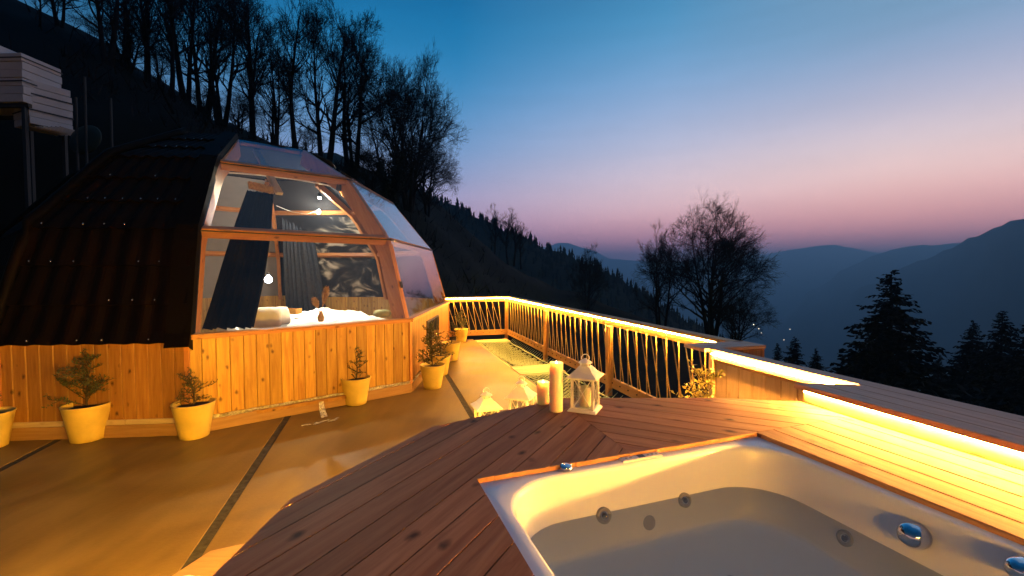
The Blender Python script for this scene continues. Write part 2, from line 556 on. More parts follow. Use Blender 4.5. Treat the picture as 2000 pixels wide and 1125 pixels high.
# ------------------------------------------------------------------ mesh helpers
class MB:
    def __init__(self):
        self.v = []
        self.f = []

    def add(self, vs, fs):
        o = len(self.v)
        self.v.extend([tuple(p) for p in vs])
        self.f.extend([tuple(i + o for i in f) for f in fs])
        return self

    def box(self, c, s, rot=None):
        x, y, z = s[0] / 2, s[1] / 2, s[2] / 2
        vs = [Vector(p) for p in ((-x, -y, -z), (x, -y, -z), (x, y, -z), (-x, y, -z), (-x, -y, z), (x, -y, z), (x, y, z), (-x, y, z))]
        if rot is not None:
            vs = [rot @ p for p in vs]
        c = Vector(c)
        return self.add([p + c for p in vs], [(0, 3, 2, 1), (4, 5, 6, 7), (0, 1, 5, 4), (1, 2, 6, 5), (2, 3, 7, 6), (3, 0, 4, 7)])

    def prism(self, poly, z0, z1, ch=0.0):
        n = len(poly)
        if ch > 0:
            cx = sum(p[0] for p in poly) / n
            cy_ = sum(p[1] for p in poly) / n
            ins = []
            for i in range(n):
                a, b, c = Vector(poly[i - 1]), Vector(poly[i]), Vector(poly[(i + 1) % n])
                d1, d2 = (b - a), (c - b)
                if d1.length < 1e-6 or d2.length < 1e-6:
                    ins.append(tuple(b))
                    continue
                d1.normalize()
                d2.normalize()
                n1, n2 = Vector((-d1.y, d1.x)), Vector((-d2.y, d2.x))
                bis = n1 + n2
                if bis.length < 0.2:
                    ins.append(tuple(b))
                    continue
                bis.normalize()
                k = ch / max(0.35, bis.dot(n1))
                ins.append((b.x + bis.x * k, b.y + bis.y * k))
            vs = [(p[0], p[1], z0) for p in poly] + [(p[0], p[1], z1 - ch) for p in poly] + [(p[0], p[1], z1) for p in ins]
            fs = [tuple(reversed(range(n)))]
            for i in range(n):
                j = (i + 1) % n
                fs.append((i, j, n + j, n + i))
                fs.append((n + i, n + j, 2 * n + j, 2 * n + i))
            fs.append(tuple(range(2 * n, 3 * n)))
            return self.add(vs, fs)
        vs = [(p[0], p[1], z0) for p in poly] + [(p[0], p[1], z1) for p in poly]
        fs = [tuple(reversed(range(n))), tuple(range(n, 2 * n))]
        for i in range(n):
            j = (i + 1) % n
            fs.append((i, j, n + j, n + i))
        return self.add(vs, fs)

    def tube(self, pts, rad, n=6, caps=True):
        pts = [Vector(p) for p in pts]
        if not isinstance(rad, (list, tuple)):
            rad = [rad] * len(pts)
        vs = []
        for i, p in enumerate(pts):
            d = (pts[min(i + 1, len(pts) - 1)] - pts[max(i - 1, 0)])
            if d.length < 1e-9:
                d = Vector((0, 0, 1))
            d.normalize()
            a = d.cross(Vector((0, 0, 1)) if abs(d.z) < 0.9 else Vector((1, 0, 0))).normalized()
            b = d.cross(a)
            for k in range(n):
                t = 2 * pi * k / n
                vs.append(p + (a * cos(t) + b * sin(t)) * rad[i])
        fs = []
        for i in range(len(pts) - 1):
            for k in range(n):
                k2 = (k + 1) % n
                fs.append((i * n + k, (i + 1) * n + k, (i + 1) * n + k2, i * n + k2))
        if caps:
            fs.append(tuple(range(n)))
            fs.append(tuple(reversed(range((len(pts) - 1) * n, len(pts) * n))))
        return self.add(vs, fs)

    def lathe(self, prof, c=(0, 0, 0), n=20, phase=0.0, wob=None):
        vs = []
        for r, z in prof:
            for k in range(n):
                t = 2 * pi * k / n + phase
                rr = r * (1 + (wob(t, z) if wob else 0))
                vs.append((c[0] + rr * cos(t), c[1] + rr * sin(t), c[2] + z))
        fs = []
        for i in range(len(prof) - 1):
            for k in range(n):
                k2 = (k + 1) % n
                fs.append((i * n + k, i * n + k2, (i + 1) * n + k2, (i + 1) * n + k))
        if prof[0][0] > 1e-5:
            fs.append(tuple(reversed(range(n))))
        if prof[-1][0] > 1e-5:
            fs.append(tuple(range((len(prof) - 1) * n, len(prof) * n)))
        return self.add(vs, fs)

    def grid(self, fn, nu, nv):
        vs = [fn(i / nu, j / nv) for j in range(nv + 1) for i in range(nu + 1)]
        fs = []
        for j in range(nv):
            for i in range(nu):
                a = j * (nu + 1) + i
                fs.append((a, a + 1, a + nu + 2, a + nu + 1))
        return self.add(vs, fs)

    def mesh(self, name, mat, smooth=False):
        me = bpy.data.meshes.new(name)
        me.from_pydata(self.v, [], self.f)
        if mat is not None:
            me.materials.append(mat)
        if smooth:
            me.polygons.foreach_set('use_smooth', [True] * len(me.polygons))
        me.update()
        return me


def put(name, data, parent=None, mx=None):
    """link a mesh (or an Empty when data is None); mx is its world matrix"""
    o = bpy.data.objects.new(name, data)
    COL.objects.link(o)
    if parent is not None:
        o.parent = parent
        o.matrix_parent_inverse = WORLD[parent.name].inverted()
    if mx is not None:
        o.matrix_basis = mx
    WORLD[o.name] = mx.copy() if mx is not None else Matrix.Identity(4)
    return o


WORLD = {}


def obj(name, mb, mat, parent=None, mx=None, smooth=False):
    return put(name, mb.mesh(name, M[mat] if isinstance(mat, str) else mat, smooth), parent, mx)


def tag(o, label, cat, group=None):
    o['label'] = label
    o['category'] = cat
    if group:
        o['group'] = group
    return o


def thing(name, label, cat, loc=(0, 0, 0), rz=0.0, group=None):
    o = put(name, None, None, Matrix.Translation(Vector(loc)) @ Matrix.Rotation(rz, 4, 'Z'))
    o.empty_display_size = 0.1
    return tag(o, label, cat, group)


def struct(o):
    o['kind'] = 'structure'
    return o


def stuff(o):
    o['kind'] = 'stuff'
    return o


def copy_tree(o, mx=None, parent=None):
    c = o.copy()
    COL.objects.link(c)
    if parent is not None:
        c.parent = parent
    if mx is not None:
        c.matrix_basis = mx
        WORLD[c.name] = mx.copy()
    for ch in list(o.children):
        copy_tree(ch, None, c)
    return c


def frame(p0, xd, up=(0, 0, 1)):
    """matrix at p0 with local x along xd and z as near to up as it goes"""
    x = Vector(xd).normalized()
    z = Vector(up)
    z = (z - x * z.dot(x)).normalized()
    y = z.cross(x)
    m = Matrix((x, y, z)).transposed().to_4x4()
    m.translation = Vector(p0)
    return m


def bevel_box(L, W, T, ch=0.003):
    mb = MB()
    x, y, z = L / 2, W / 2, T / 2
    c = min(ch, T * 0.3, W * 0.3)
    vs = []
    for (zz, i) in ((-z, c), (-z + c, 0), (z - c, 0), (z, c)):
        vs += [(-x + i, -y + i, zz), (x - i, -y + i, zz), (x - i, y - i, zz), (-x + i, y - i, zz)]
    fs = [(3, 2, 1, 0), (12, 13, 14, 15)]
    for k in range(3):
        for i in range(4):
            j = (i + 1) % 4
            fs.append((k * 4 + i, k * 4 + j, k * 4 + 4 + j, k * 4 + 4 + i))
    return mb.add(vs, fs)


def beam(name, p0, p1, W, T, mat, parent, up=(0, 0, 1), ch=0.003):
    """a squared timber from p0 to p1: W across, T along up"""
    p0, p1 = Vector(p0), Vector(p1)
    return obj(name, bevel_box((p1 - p0).length, W, T, ch), mat, parent, frame((p0 + p1) / 2, p1 - p0, up))


def led_strip(name, pts, parent, out, w=0.010, t=0.004, seg=0.25, mat='led', tilt=0.75):
    """LED tape in short lengths along a polyline"""
    mb = MB()
    for a, b in zip(pts, pts[1:]):
        a, b = Vector(a), Vector(b)
        n = max(1, int((b - a).length / seg))
        for i in range(n):
            p, q = a.lerp(b, i / n), a.lerp(b, (i + 1) / n)
            m = frame((p + q) / 2, q - p, Vector(out).normalized() * tilt + Vector((0, 0, 1)))
            mb.box(m.translation, ((q - p).length, t, w), m.to_3x3())
    o = obj(name, mb, mat, parent)
    return o


def clip(poly, p, n):
    out = []
    for i in range(len(poly)):
        a, b = poly[i], poly[(i + 1) % len(poly)]
        da = (a[0] - p[0]) * n[0] + (a[1] - p[1]) * n[1]
        db = (b[0] - p[0]) * n[0] + (b[1] - p[1]) * n[1]
        if da >= 0:
            out.append(a)
        if (da >= 0) != (db >= 0):
            t = da / (da - db)
            out.append((a[0] + (b[0] - a[0]) * t, a[1] + (b[1] - a[1]) * t))
    # drop near duplicates
    r = []
    for q in out:
        if not r or hypot(q[0] - r[-1][0], q[1] - r[-1][1]) > 1e-4:
            r.append(q)
    if len(r) > 1 and hypot(r[0][0] - r[-1][0], r[0][1] - r[-1][1]) < 1e-4:
        r.pop()
    return r if len(r) >= 3 else []


def area(poly):
    return 0.5 * sum(poly[i - 1][0] * poly[i][1] - poly[i][0] * poly[i - 1][1] for i in range(len(poly)))


# plan axes: NN across the terrace (towards the valley), UU along it towards the viewer
NN, UU = Vector((0.96, 0.28)), Vector((0.28, -0.96))


def ns(n, s, z=0.0):
    return Vector((n * 0.96 + s * 0.28, n * 0.28 - s * 0.96, z))


# ------------------------------------------------------------------ terrain and valley
rng = random.Random(3)


def interp(tab, x):
    if x <= tab[0][0]:
        return tab[0][1]
    for (a, va), (b, vb) in zip(tab, tab[1:]):
        if x <= b:
            t = (x - a) / (b - a)
            t = t * t * (3 - 2 * t)
            return va + (vb - va) * t
    return tab[-1][1]


def wav(x, y, k=1.0, seed=0.0):
    return (sin(x * 0.9 * k + seed) * cos(y * 1.1 * k - seed * 1.7) + 0.5 * sin(x * 2.3 * k + y * 1.9 * k + seed * 3)
            + 0.25 * sin(x * 5.1 * k - y * 4.3 * k + seed * 5)) / 1.75


CREST1 = [(-2600, -450), (-900, -260), (-300, -120), (0, -12), (100, 32), (200, 80), (330, 162), (430, 240), (560, 290), (700, 335),
          (800, 372), (880, 408), (930, 465), (1000, 520), (1100, 565), (1230, 610), (1350, 655), (1500, 740), (1800, 860), (2400, 1060)]
R1 = [(-2600, 34), (0, 42), (560, 46), (880, 60), (1100, 75), (2400, 80)]


def hill_z(x, y):
    a = x / max(y, 1e-3)
    px = 1000 + a * F
    R = interp(R1, px)
    zc = CAMZ + (530 - interp(CREST1, px)) / F * R
    n = x * 0.96 + y * 0.28
    z0 = -1.1 - max(0.0, n - 1.6) * 0.75
    if x < -12.2:
        z0 += min(5.0, (-x - 12.2) * 1.3)
    if y < 13:
        return z0 + 0.25 * wav(x, y, 0.7)
    t = (y - 13) / (R - 13)
    if t <= 1:
        z = z0 + (zc - z0) * (t ** 0.9)
    else:
        z = zc - (y - R) * 0.35
    return z + 0.35 * wav(x, y, 0.35) * min(1, (y - 13) / 6)


def build_hill():
    mb = MB()
    pxs = [-2600 + i * 45 for i in range(113)]
    ys = [2.0, 4, 6, 8, 10, 11.5, 13] + [13 + (i + 1) * 2.0 for i in range(38)]

    def fn(u, v):
        px = pxs[int(round(u * (len(pxs) - 1)))]
        y = ys[int(round(v * (len(ys) - 1)))]
        x = (px - 1000) / F * y
        return (x, y, hill_z(x, y))
    mb.grid(fn, len(pxs) - 1, len(ys) - 1)
    struct(obj('hillside_terrain', mb, 'hill', smooth=True))


build_hill()


def ridge(name, tab, RR, depth, px0, px1, step, mat, base, rough, seed, shade=None):
    """a mountain ridge: its crest at depth R, a slope down to the valley on this side and one behind"""
    mb = MB()
    pxs = [px0 + i * step for i in range(int((px1 - px0) / step) + 1)]
    rows = 9

    def fn(u, v):
        px = pxs[int(round(u * (len(pxs) - 1)))]
        j = int(round(v * rows))
        a = (px - 1000) / F
        R = interp(RR, px) if isinstance(RR, list) else RR
        zc = CAMZ + (530 - interp(tab, px)) / F * R
        zc += rough * R / 1000 * wav(px * 0.03, seed, 1.0, seed) + 0.35 * rough * R / 1000 * wav(px * 0.13, seed, 1.0, seed + 2)
        if j <= 6:
            t = j / 6
            y = R - depth * (1 - t)
            z = base + (zc - base) * (t ** 0.85) + (0 if t in (0, 1) else rough * 2.0 * R / 1000 * wav(px * 0.05, j * 1.7, 1.0, seed + 4))
        else:
            t = (j - 6) / 3
            y = R + depth * 0.6 * t
            z = zc + (base - zc) * t
        return (a * y, y, z)
    mb.grid(fn, len(pxs) - 1, rows)
    return struct(obj(name, mb, mat, smooth=True))


CREST2 = [(640, 300), (760, 345), (880, 399), (940, 430), (1000, 456), (1080, 489), (1150, 517), (1200, 541), (1240, 563), (1300, 604),
          (1350, 630), (1420, 668), (1500, 720), (1600, 790), (1750, 900)]
ridge('forest_ridge', CREST2, 230, 150, 600, 1760, 12, M['forest'], -95, 3, 1.3)
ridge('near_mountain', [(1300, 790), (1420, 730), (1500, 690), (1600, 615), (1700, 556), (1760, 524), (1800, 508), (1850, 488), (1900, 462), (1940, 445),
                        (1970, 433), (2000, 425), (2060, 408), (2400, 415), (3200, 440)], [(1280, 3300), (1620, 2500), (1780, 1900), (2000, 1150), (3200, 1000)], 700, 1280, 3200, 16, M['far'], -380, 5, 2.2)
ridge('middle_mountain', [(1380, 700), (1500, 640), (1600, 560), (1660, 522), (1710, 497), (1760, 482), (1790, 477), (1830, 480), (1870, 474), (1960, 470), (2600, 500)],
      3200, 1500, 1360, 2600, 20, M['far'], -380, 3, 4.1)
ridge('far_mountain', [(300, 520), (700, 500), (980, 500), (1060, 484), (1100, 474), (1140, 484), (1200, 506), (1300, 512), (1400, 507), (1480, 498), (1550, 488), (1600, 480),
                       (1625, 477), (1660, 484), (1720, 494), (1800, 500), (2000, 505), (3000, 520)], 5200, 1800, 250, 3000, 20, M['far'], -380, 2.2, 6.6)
mbv = MB()
mbv.grid(lambda u, v: (-8500 + 17000 * u, -8500 + 17000 * v, -384 + 0 * u), 8, 8)
struct(obj('valley_floor', mbv, 'far'))

# forest on the ridge: one mass of small pines
def build_forest():
    mb = MB()
    r = random.Random(11)
    for i in range(1500):
        px = r.uniform(760, 1500)
        t = 1 - r.random() ** 2.2 * 0.75
        y = 230 - 150 * (1 - t)
        a = (px - 1000) / F
        zc = CAMZ + (530 - interp(CREST2, px)) / F * 230 + 3 * 0.23 * wav(px * 0.03, 1.3, 1, 1.3)
        z = -95 + (zc + 95) * (t ** 0.85) - 1.2
        h = r.uniform(3.0, 6.5)
        w = h * r.uniform(0.16, 0.24)
        x = a * y
        n = 5
        for k in range(3):
            z0 = z + h * (0.1 + 0.28 * k)
            z1 = z + h * (0.48 + 0.27 * k)
            ww = w * (1 - 0.27 * k)
            vs = [(x + ww * cos(2 * pi * q / n + k) * r.uniform(0.7, 1.3), y + ww * sin(2 * pi * q / n + k), z0 + r.uniform(-.3, .3)) for q in range(n)] + [(x, y, z1)]
            mb.add(vs, [(q, (q + 1) % n, n) for q in range(n)])
    stuff(obj('ridge_forest', mb, 'forest'))


build_forest()


# ------------------------------------------------------------------ bare trees
def gen_bare(seed, H, stems=2, spread=0.35, limb=0.085, ivy=False, first=0.28, nlimb=13, up=0.5, depth=6, fat=1.0, tw=0):
    """several upright stems; each throws limbs that fork again and again into fine twigs"""
    r = random.Random(seed)
    trunk, crown, fol = MB(), MB(), MB()

    def rnd():
        return Vector((r.gauss(0, 1), r.gauss(0, 1), r.gauss(0, 1)))

    def tilt(d, ang):
        s_ = d.cross(rnd())
        if s_.length < 1e-6:
            s_ = Vector((1, 0, 0))
        s_.normalize()
        return (d * cos(ang) + s_ * sin(ang)).normalized()

    def twig(p, d, L, rad, k):
        d2 = (d + rnd() * 0.18).normalized()
        m = p + d * L * 0.5
        e = m + d2 * L * 0.5
        crown.tube([p, m, e], [rad, rad * 0.8, rad * 0.5], 3, caps=False)
        if k:
            for _ in range(k + 1):
                c = p.lerp(e, r.uniform(0.3, 1.0))
                twig(c, tilt(d2, r.uniform(0.35, 0.85)), L * r.uniform(0.5, 0.8), rad * 0.7, k - 1)

    def grow(p, d, L, rad, dep):
        pts, rads = [p], [rad]
        dd = d
        for i in range(3):
            dd = (dd + rnd() * 0.11 + Vector((0, 0, 0.06 * up))).normalized()
            p = p + dd * (L / 3)
            pts.append(p)
            rads.append(rad * (1 - 0.10 * (i + 1)))
        crown.tube(pts, rads, 5 if dep > 4 else (4 if dep > 2 else 3), caps=False)
        if dep <= 4:
            for _ in range(r.choice((1, 2, 2)) + tw):
                c = pts[1].lerp(pts[3], r.random())
                twig(c, tilt(dd, r.uniform(0.4, 0.9)), L * r.uniform(0.45, 0.8), max(0.007, rad * 0.4), 1)
        if dep == 0:
            twig(p, dd, L * 0.9, max(0.007, rad * 0.7), 1)
            return
        n = 3 if r.random() < 0.16 else 2
        for k in range(n):
            ang = r.uniform(0.10, 0.30) if k == 0 else r.uniform(0.38, 0.72)
            nd = (tilt(dd, ang) + Vector((0, 0, 0.10 * up))).normalized()
            grow(p, nd, L * r.uniform(0.74, 0.92) * (1 if k == 0 else 0.88), max(0.0085, rads[-1] * (0.84 if k == 0 else 0.68)), dep - 1)

    for st in range(stems):
        t = 2 * pi * st / stems + r.random()
        sp = spread * (0.35 if stems == 1 else 1)
        d = Vector((cos(t) * sp, sin(t) * sp, 1)).normalized()
        hh = H * (1.0 if st == 0 else r.uniform(0.72, 0.95)) * 0.70
        p = Vector((cos(t) * 0.12, sin(t) * 0.12, 0)) if stems > 1 else Vector((0, 0, 0))
        R0 = H * 0.0165 * fat * (1 if stems < 3 else 0.82) * r.uniform(0.85, 1.1)
        N = 10
        pts, rads = [p], [R0 * 1.25]
        for i in range(N):
            d = (d + rnd() * 0.055 + Vector((0, 0, 0.09))).normalized()
            p = p + d * (hh / N)
            pts.append(p)
            rads.append(R0 * (1 - 0.78 * (i + 1) / N))
        trunk.tube(pts, rads, 8, caps=False)
        for j in range(nlimb):
            q = first + (0.97 - first) * (j + r.random()) / nlimb
            kk = min(q * N, N - 1e-3)
            i = int(kk)
            c = pts[i].lerp(pts[i + 1], kk - i)
            ax = (pts[i + 1] - pts[i]).normalized()
            dl = (tilt(ax, r.uniform(0.55, 1.0)) + Vector((0, 0, 0.12 * up))).normalized()
            # crown outline: widest at mid height
            q2 = (q - first) / (1 - first)
            L0 = H * limb * (0.62 + 0.62 * sin(pi * min(1, 0.18 + q2 * 0.80))) * r.uniform(0.8, 1.15)
            dep = depth if q2 < 0.75 else depth - 1
            if q2 < 0.12:
                dep = depth - 1
            grow(c, dl, L0, max(0.018, rads[i] * r.uniform(0.48, 0.66)), dep - 1)
        grow(pts[-1], d, H * limb * 0.85, rads[-1], depth - 1)
        if ivy:
            for q in range(1100):
                t_ = r.random() ** 1.2 * 0.60
                k = t_ * N
                i = int(k)
                c = pts[i].lerp(pts[i + 1], k - i)
                g = rnd().normalized()
                c = c + g * (rads[i] + 0.04 + abs(r.gauss(0, 0.17)))
                a_ = rnd().normalized() * 0.10
                b_ = g.cross(a_).normalized() * 0.09
                fol.add([c - a_, c - b_, c + a_, c + b_], [(0, 1, 2, 3)])
    return trunk, crown, fol


KINDS = {}
for nm, args in {'tall': dict(seed=21, H=10, stems=2, spread=0.14, limb=0.080, up=0.6, nlimb=13, fat=1.15),
                 'forked': dict(seed=5, H=10, stems=3, spread=0.22, limb=0.080, up=0.6, nlimb=11, first=0.30, fat=1.25),
                 'round': dict(seed=33, H=10, stems=4, spread=0.34, limb=0.118, up=0.15, nlimb=13, first=0.22, fat=1.45, tw=1),
                 'ivy': dict(seed=44, H=10, stems=3, spread=0.22, ivy=True, limb=0.085, nlimb=9),
                 'slim': dict(seed=9, H=10, stems=1, spread=0.10, limb=0.062, up=1.2, nlimb=16, first=0.30, depth=5)}.items():
    t_, c_, f_ = gen_bare(**args)
    KINDS[nm] = (t_.mesh('trunk', M['bark'], True), c_.mesh('crown', M['bark']), f_.mesh('ivy', M['needles']) if f_.v else None)


def bare_tree(kind, px, Y, ytop, rz, label, group, ybase=None, wide=1.0):
    x = (px - 1000) / F * Y
    z = hill_z(x, Y) - 0.4 if ybase is None else CAMZ + (530 - ybase) / F * Y
    H = CAMZ + (530 - ytop) / F * Y - z
    root = thing('bare_tree', label, 'tree', (x, Y, z), 0, group)
    s = H / 10.0
    mx = Matrix.Translation((x, Y, z)) @ Matrix.Rotation(rz, 4, 'Z') @ Matrix.Diagonal((s * wide, s * wide, s, 1))
    for nm, me in zip(('trunk', 'crown', 'ivy'), KINDS[kind]):
        if me:
            put(nm, me, root, mx)
    return root


G1 = 'bare trees on the dark slope behind the dome'
LEFT = [('slim', 95, 31, -90, 0.3, 'leftmost thin bare trunk rising above the white board stacks'),
        ('tall', 225, 30, -190, 1.2, 'thick bare tree with low forked limbs high on the slope at upper left'),
        ('tall', 300, 34, -150, 2.2, 'bare tree just right of the thick forked one on the upper slope'),
        ('slim', 345, 33, -130, 0.8, 'straight bare trunk standing above the dark roof'),
        ('tall', 372, 36, -120, 4.4, 'bare tree in the close row of trunks above the roof'),
        ('forked', 440, 37, -75, 3.3, 'bare tree with fine twigs left of the glass dome top'),
        ('tall', 500, 34, -45, 5.2, 'dark leaning twin trunk bare tree directly above the dome peak'),
        ('slim', 582, 33, -60, 1.9, 'tall straight single trunk bare tree right of the dome peak'),
        ('tall', 640, 35, -25, 0.6, 'tall bare tree with many upright stems behind the glass slope'),
        ('forked', 690, 38, 8, 2.7, 'spreading bare tree with the highest twigs against the blue sky'),
        ('ivy', 765, 38, 112, 1.0, 'ivy clad bare tree behind the right shoulder of the dome'),
        ('round', 800, 40, 118, 0.2, 'rounded bare tree at the right end of the slope row'),
        ('forked', 545, 42, 60, 4.9, 'smaller bare tree between the tall trunks above the dome'),
        ('tall', 135, 36, -140, 3.9, 'bare tree between the leftmost thin trunk and the thick forked one'),
        ('forked', 262, 39, -90, 5.5, 'spreading bare tree behind the thick forked one'),
        ('tall', 408, 40, -110, 0.9, 'bare twin trunk tree left of the dome peak'),
        ('round', 836, 45, 265, 2.0, 'low twiggy bare tree at the foot of the rounded one')]
for k, px, Y, yt, rz, lab in LEFT:
    bare_tree(k, px, Y, yt, rz, lab, G1, None, 0.74 if k == 'round' else 0.92)
G2 = 'thin bare trees on the distant ridge'
for k, px, yt, yb, rz, lab in [('slim', 965, 383, 470, 0, 'tallest thin bare tree on the ridge line'), ('slim', 992, 390, 478, 2.0, 'thin bare tree beside the tallest on the ridge'),
                               ('slim', 1018, 420, 486, 3.1, 'shortest thin bare tree of the ridge group'), ('slim', 1004, 402, 480, 4.5, 'thin bare tree crowded in the middle of the ridge group')]:
    bare_tree(k, px, 90, yt, rz, lab, G2, yb + 40, 1.1)
bare_tree('forked', 1148, 66, 468, 1.0, 'sparse small bare tree on the ridge between railing and valley', None, 640, 0.8)
bare_tree('round', 1392, 40, 400, 0.9, 'large rounded bare tree beyond the railing against the pink sky', None, 675, 0.88)
bare_tree('forked', 1292, 42, 422, 2.4, 'slimmer bare tree left of the large rounded one beyond the railing', None, 675, 0.80)
bare_tree('round', 1440, 38, 560, 3.6, 'low spreading bare tree under the right side of the large rounded one', None, 690, 0.95)


GU = 'young bare trees in the undergrowth of the slope'
ru = random.Random(77)
for i, (px, where) in enumerate(((130, 'right of the leftmost thin trunk'), (262, 'just right of the thick forked tree'), (322, 'before the row of trunks above the roof'),
                                 (405, 'left of the trunks over the dome peak'), (470, 'directly over the dome peak'), (535, 'left of the straight single trunk'),
                                 (612, 'right of the straight single trunk'), (722, 'left of the ivy clad tree'), (790, 'between the ivy clad and the rounded tree'))):
    Y = ru.uniform(32, 43)
    c = interp(CREST1, px)
    bare_tree(('forked', 'round', 'tall')[i % 3], px + ru.uniform(-6, 6), Y, c - ru.uniform(55, 120), ru.uniform(0, 6),
              'young twiggy bare tree in the undergrowth ' + where, GU, None, 1.2)


# ------------------------------------------------------------------ conifers
def gen_conifer(seed, H=10.0, W=3.0, n=520):
    """branches all the way round the stem at uneven heights, drooping, with hanging needle sprays"""
    r = random.Random(seed)
    tr, cr = MB(), MB()
    tr.tube([(0, 0, 0), (0.05, 0, H * .5), (0, 0.03, H * .97)], [H * 0.02, H * 0.012, 0.015], 7)
    for i in range(n):
        t = 1 - (1 - (i + r.random()) / n) ** 0.72
        z = H * (0.05 + 0.93 * t)
        R = (W * (1 - t) ** 0.85 + 0.10) * r.choice((0.55, 0.75, 0.9, 1.0, 1.05, 1.2)) * r.uniform(0.85, 1.12)
        an = r.uniform(0, 2 * pi)
        d = Vector((cos(an), sin(an), 0))
        side = Vector((-sin(an), cos(an), 0))
        rise = r.uniform(0.05, 0.30) + 0.45 * max(0, t - 0.75) * 4
        droop = r.uniform(0.35, 0.62)
        pts = []
        for j in range(5):
            q = j / 4
            pts.append(Vector((0, 0, z)) + d * R * q + Vector((0, 0, R * (rise * q - droop * q * q + 0.22 * q ** 4))))
        tr.tube(pts, [0.03, 0.024, 0.017, 0.011, 0.005], 3, caps=False)
        m = int(9 + 15 * R / W)
        for j in range(m):
            q = 0.10 + 0.92 * (j + r.random()) / m
            kk = min(q * 4, 3.999)
            c = pts[int(kk)].lerp(pts[int(kk) + 1], kk - int(kk))
            L = R * r.uniform(0.10, 0.26) * (1.2 - q * 0.6) + 0.12
            sg = r.choice((-1, 1))
            dirv = (d * r.uniform(0.3, 1.0) + side * sg * r.uniform(0.2, 1.0) + Vector((0, 0, r.uniform(-0.9, 0.15)))).normalized()
            wv = dirv.cross(Vector((r.gauss(0, 1), r.gauss(0, 1), r.gauss(0, 1)))).normalized() * L * 0.26
            cr.add([c, c + dirv * L * 0.5 + wv, c + dirv * L, c + dirv * L * 0.5 - wv], [(0, 1, 2, 3)])
    return tr.mesh('trunk', M['bark']), cr.mesh('foliage', M['needles'])


CON = [gen_conifer(3), gen_conifer(8, W=2.5), gen_conifer(15, W=3.6)]
G3 = 'dark conifers below the terrace on the valley side'
for k, px, Y, yt, zb, rz, wd, lab in [
        (0, 1742, 30, 520, -9.5, 0.4, 1.15, 'largest dark spruce on the valley side, standing apart in the middle'),
        (1, 1962, 33, 602, -11, 1.4, 1.1, 'pointed dark spruce near the right edge of the view'),
        (0, 1905, 36, 622, -10, 2.9, 0.95, 'dark spruce between the largest and the right edge one'),
        (2, 1555, 40, 655, -12, 0.1, 0.8, 'short bushy spruce behind the corner of the ledge'),
        (2, 1598, 44, 678, -12, 1.9, 0.75, 'small spruce right of the bushy one behind the ledge'),
        (1, 1640, 42, 716, -12, 2.2, 0.7, 'lowest spruce tip at the left foot of the largest spruce'),
        (1, 1522, 42, 668, -12, 4.0, 0.8, 'spruce with its top just above the ledge corner block'),
        (1, 1840, 40, 690, -12, 5.0, 0.9, 'spruce filling the gap at the right foot of the largest spruce'),
        (0, 2030, 30, 590, -10, 3.5, 1.0, 'spruce cut off by the right edge of the view')]:
    x = (px - 1000) / F * Y
    H = CAMZ + (530 - yt) / F * Y - zb
    root = thing('spruce_tree', lab, 'tree', (x, Y, zb), 0, G3)
    s = H / 10
    mx = Matrix.Translation((x, Y, zb)) @ Matrix.Rotation(rz, 4, 'Z') @ Matrix.Diagonal((s * wd, s * wd, s, 1))
    put('trunk', CON[k][0], root, mx)
    put('foliage', CON[k][1], root, mx)

# bushes on the near slope: a dark mass
def build_brush():
    mb = MB()
    r = random.Random(5)
    for i in range(900):
        px = r.uniform(120, 1420)
        y = r.uniform(20, 62)
        x = (px - 1000) / F * y
        z = hill_z(x, y)
        for k in range(7):
            d = Vector((r.gauss(0, .5), r.gauss(0, .5), r.uniform(.5, 1.2)))
            L = r.uniform(0.5, 1.5)
            w = Vector((r.gauss(0, 1), r.gauss(0, 1), 0)) * 0.03
            p = Vector((x + r.gauss(0, .6), y + r.gauss(0, .6), z - .2))
            mb.add([p - w, p + w, p + d * L], [(0, 1, 2)])
    stuff(obj('hillside_brush', mb, 'bark'))


build_brush()

# village lamps in the valley
vb = MB().lathe([(0.0, -1), (0.7, -0.7), (1, 0), (0.7, 0.7), (0.0, 1)], n=8).mesh('village_light', M['village'])
for px, py, s, lab in [(1472, 634, 1.3, 'brightest village light in the valley beside the large bare tree'), (1482, 642, .9, 'village light just below the brightest one'),
                       (1487, 650, .7, 'lowest of the three village lights by the bare tree'), (1543, 643, .8, 'lone village light in the open valley haze'),
                       (1531, 664, .8, 'village light above the bushy spruce'), (1650, 722, 1.0, 'village light through the gap left of the largest spruce')]:
    p = atY(px, py, 420)
    tag(put('village_light', vb, None, Matrix.Translation(p) @ Matrix.Scale(s * 0.33, 4)), lab, 'light', 'village lights in the valley')

# ------------------------------------------------------------------ terrace
ter = struct(put('concrete_terrace', None, None, Matrix.Identity(4)))
JOINTS = [-5.41, -3.27, -1.13, 1.01]
edges = [-12.5] + JOINTS + [2.2]
for a, b in zip(edges, edges[1:]):
    a2 = a + (0.036 if a in JOINTS else 0)
    b2 = b - (0.036 if b in JOINTS else 0)
    poly = [ns(a2, 3.2), ns(b2, 3.2), ns(b2, -11.15), ns(a2, -11.15)]
    obj('floor_slab', MB().prism([(p.x, p.y) for p in poly], -0.22, 0.0, 0.004), 'concrete', ter)
obj('joint_filler', MB().prism([(p.x, p.y) for p in (ns(-12.4, 3.1), ns(2.15, 3.1), ns(2.15, -11.1), ns(-12.4, -11.1))], -0.15, -0.006), 'joint', ter)

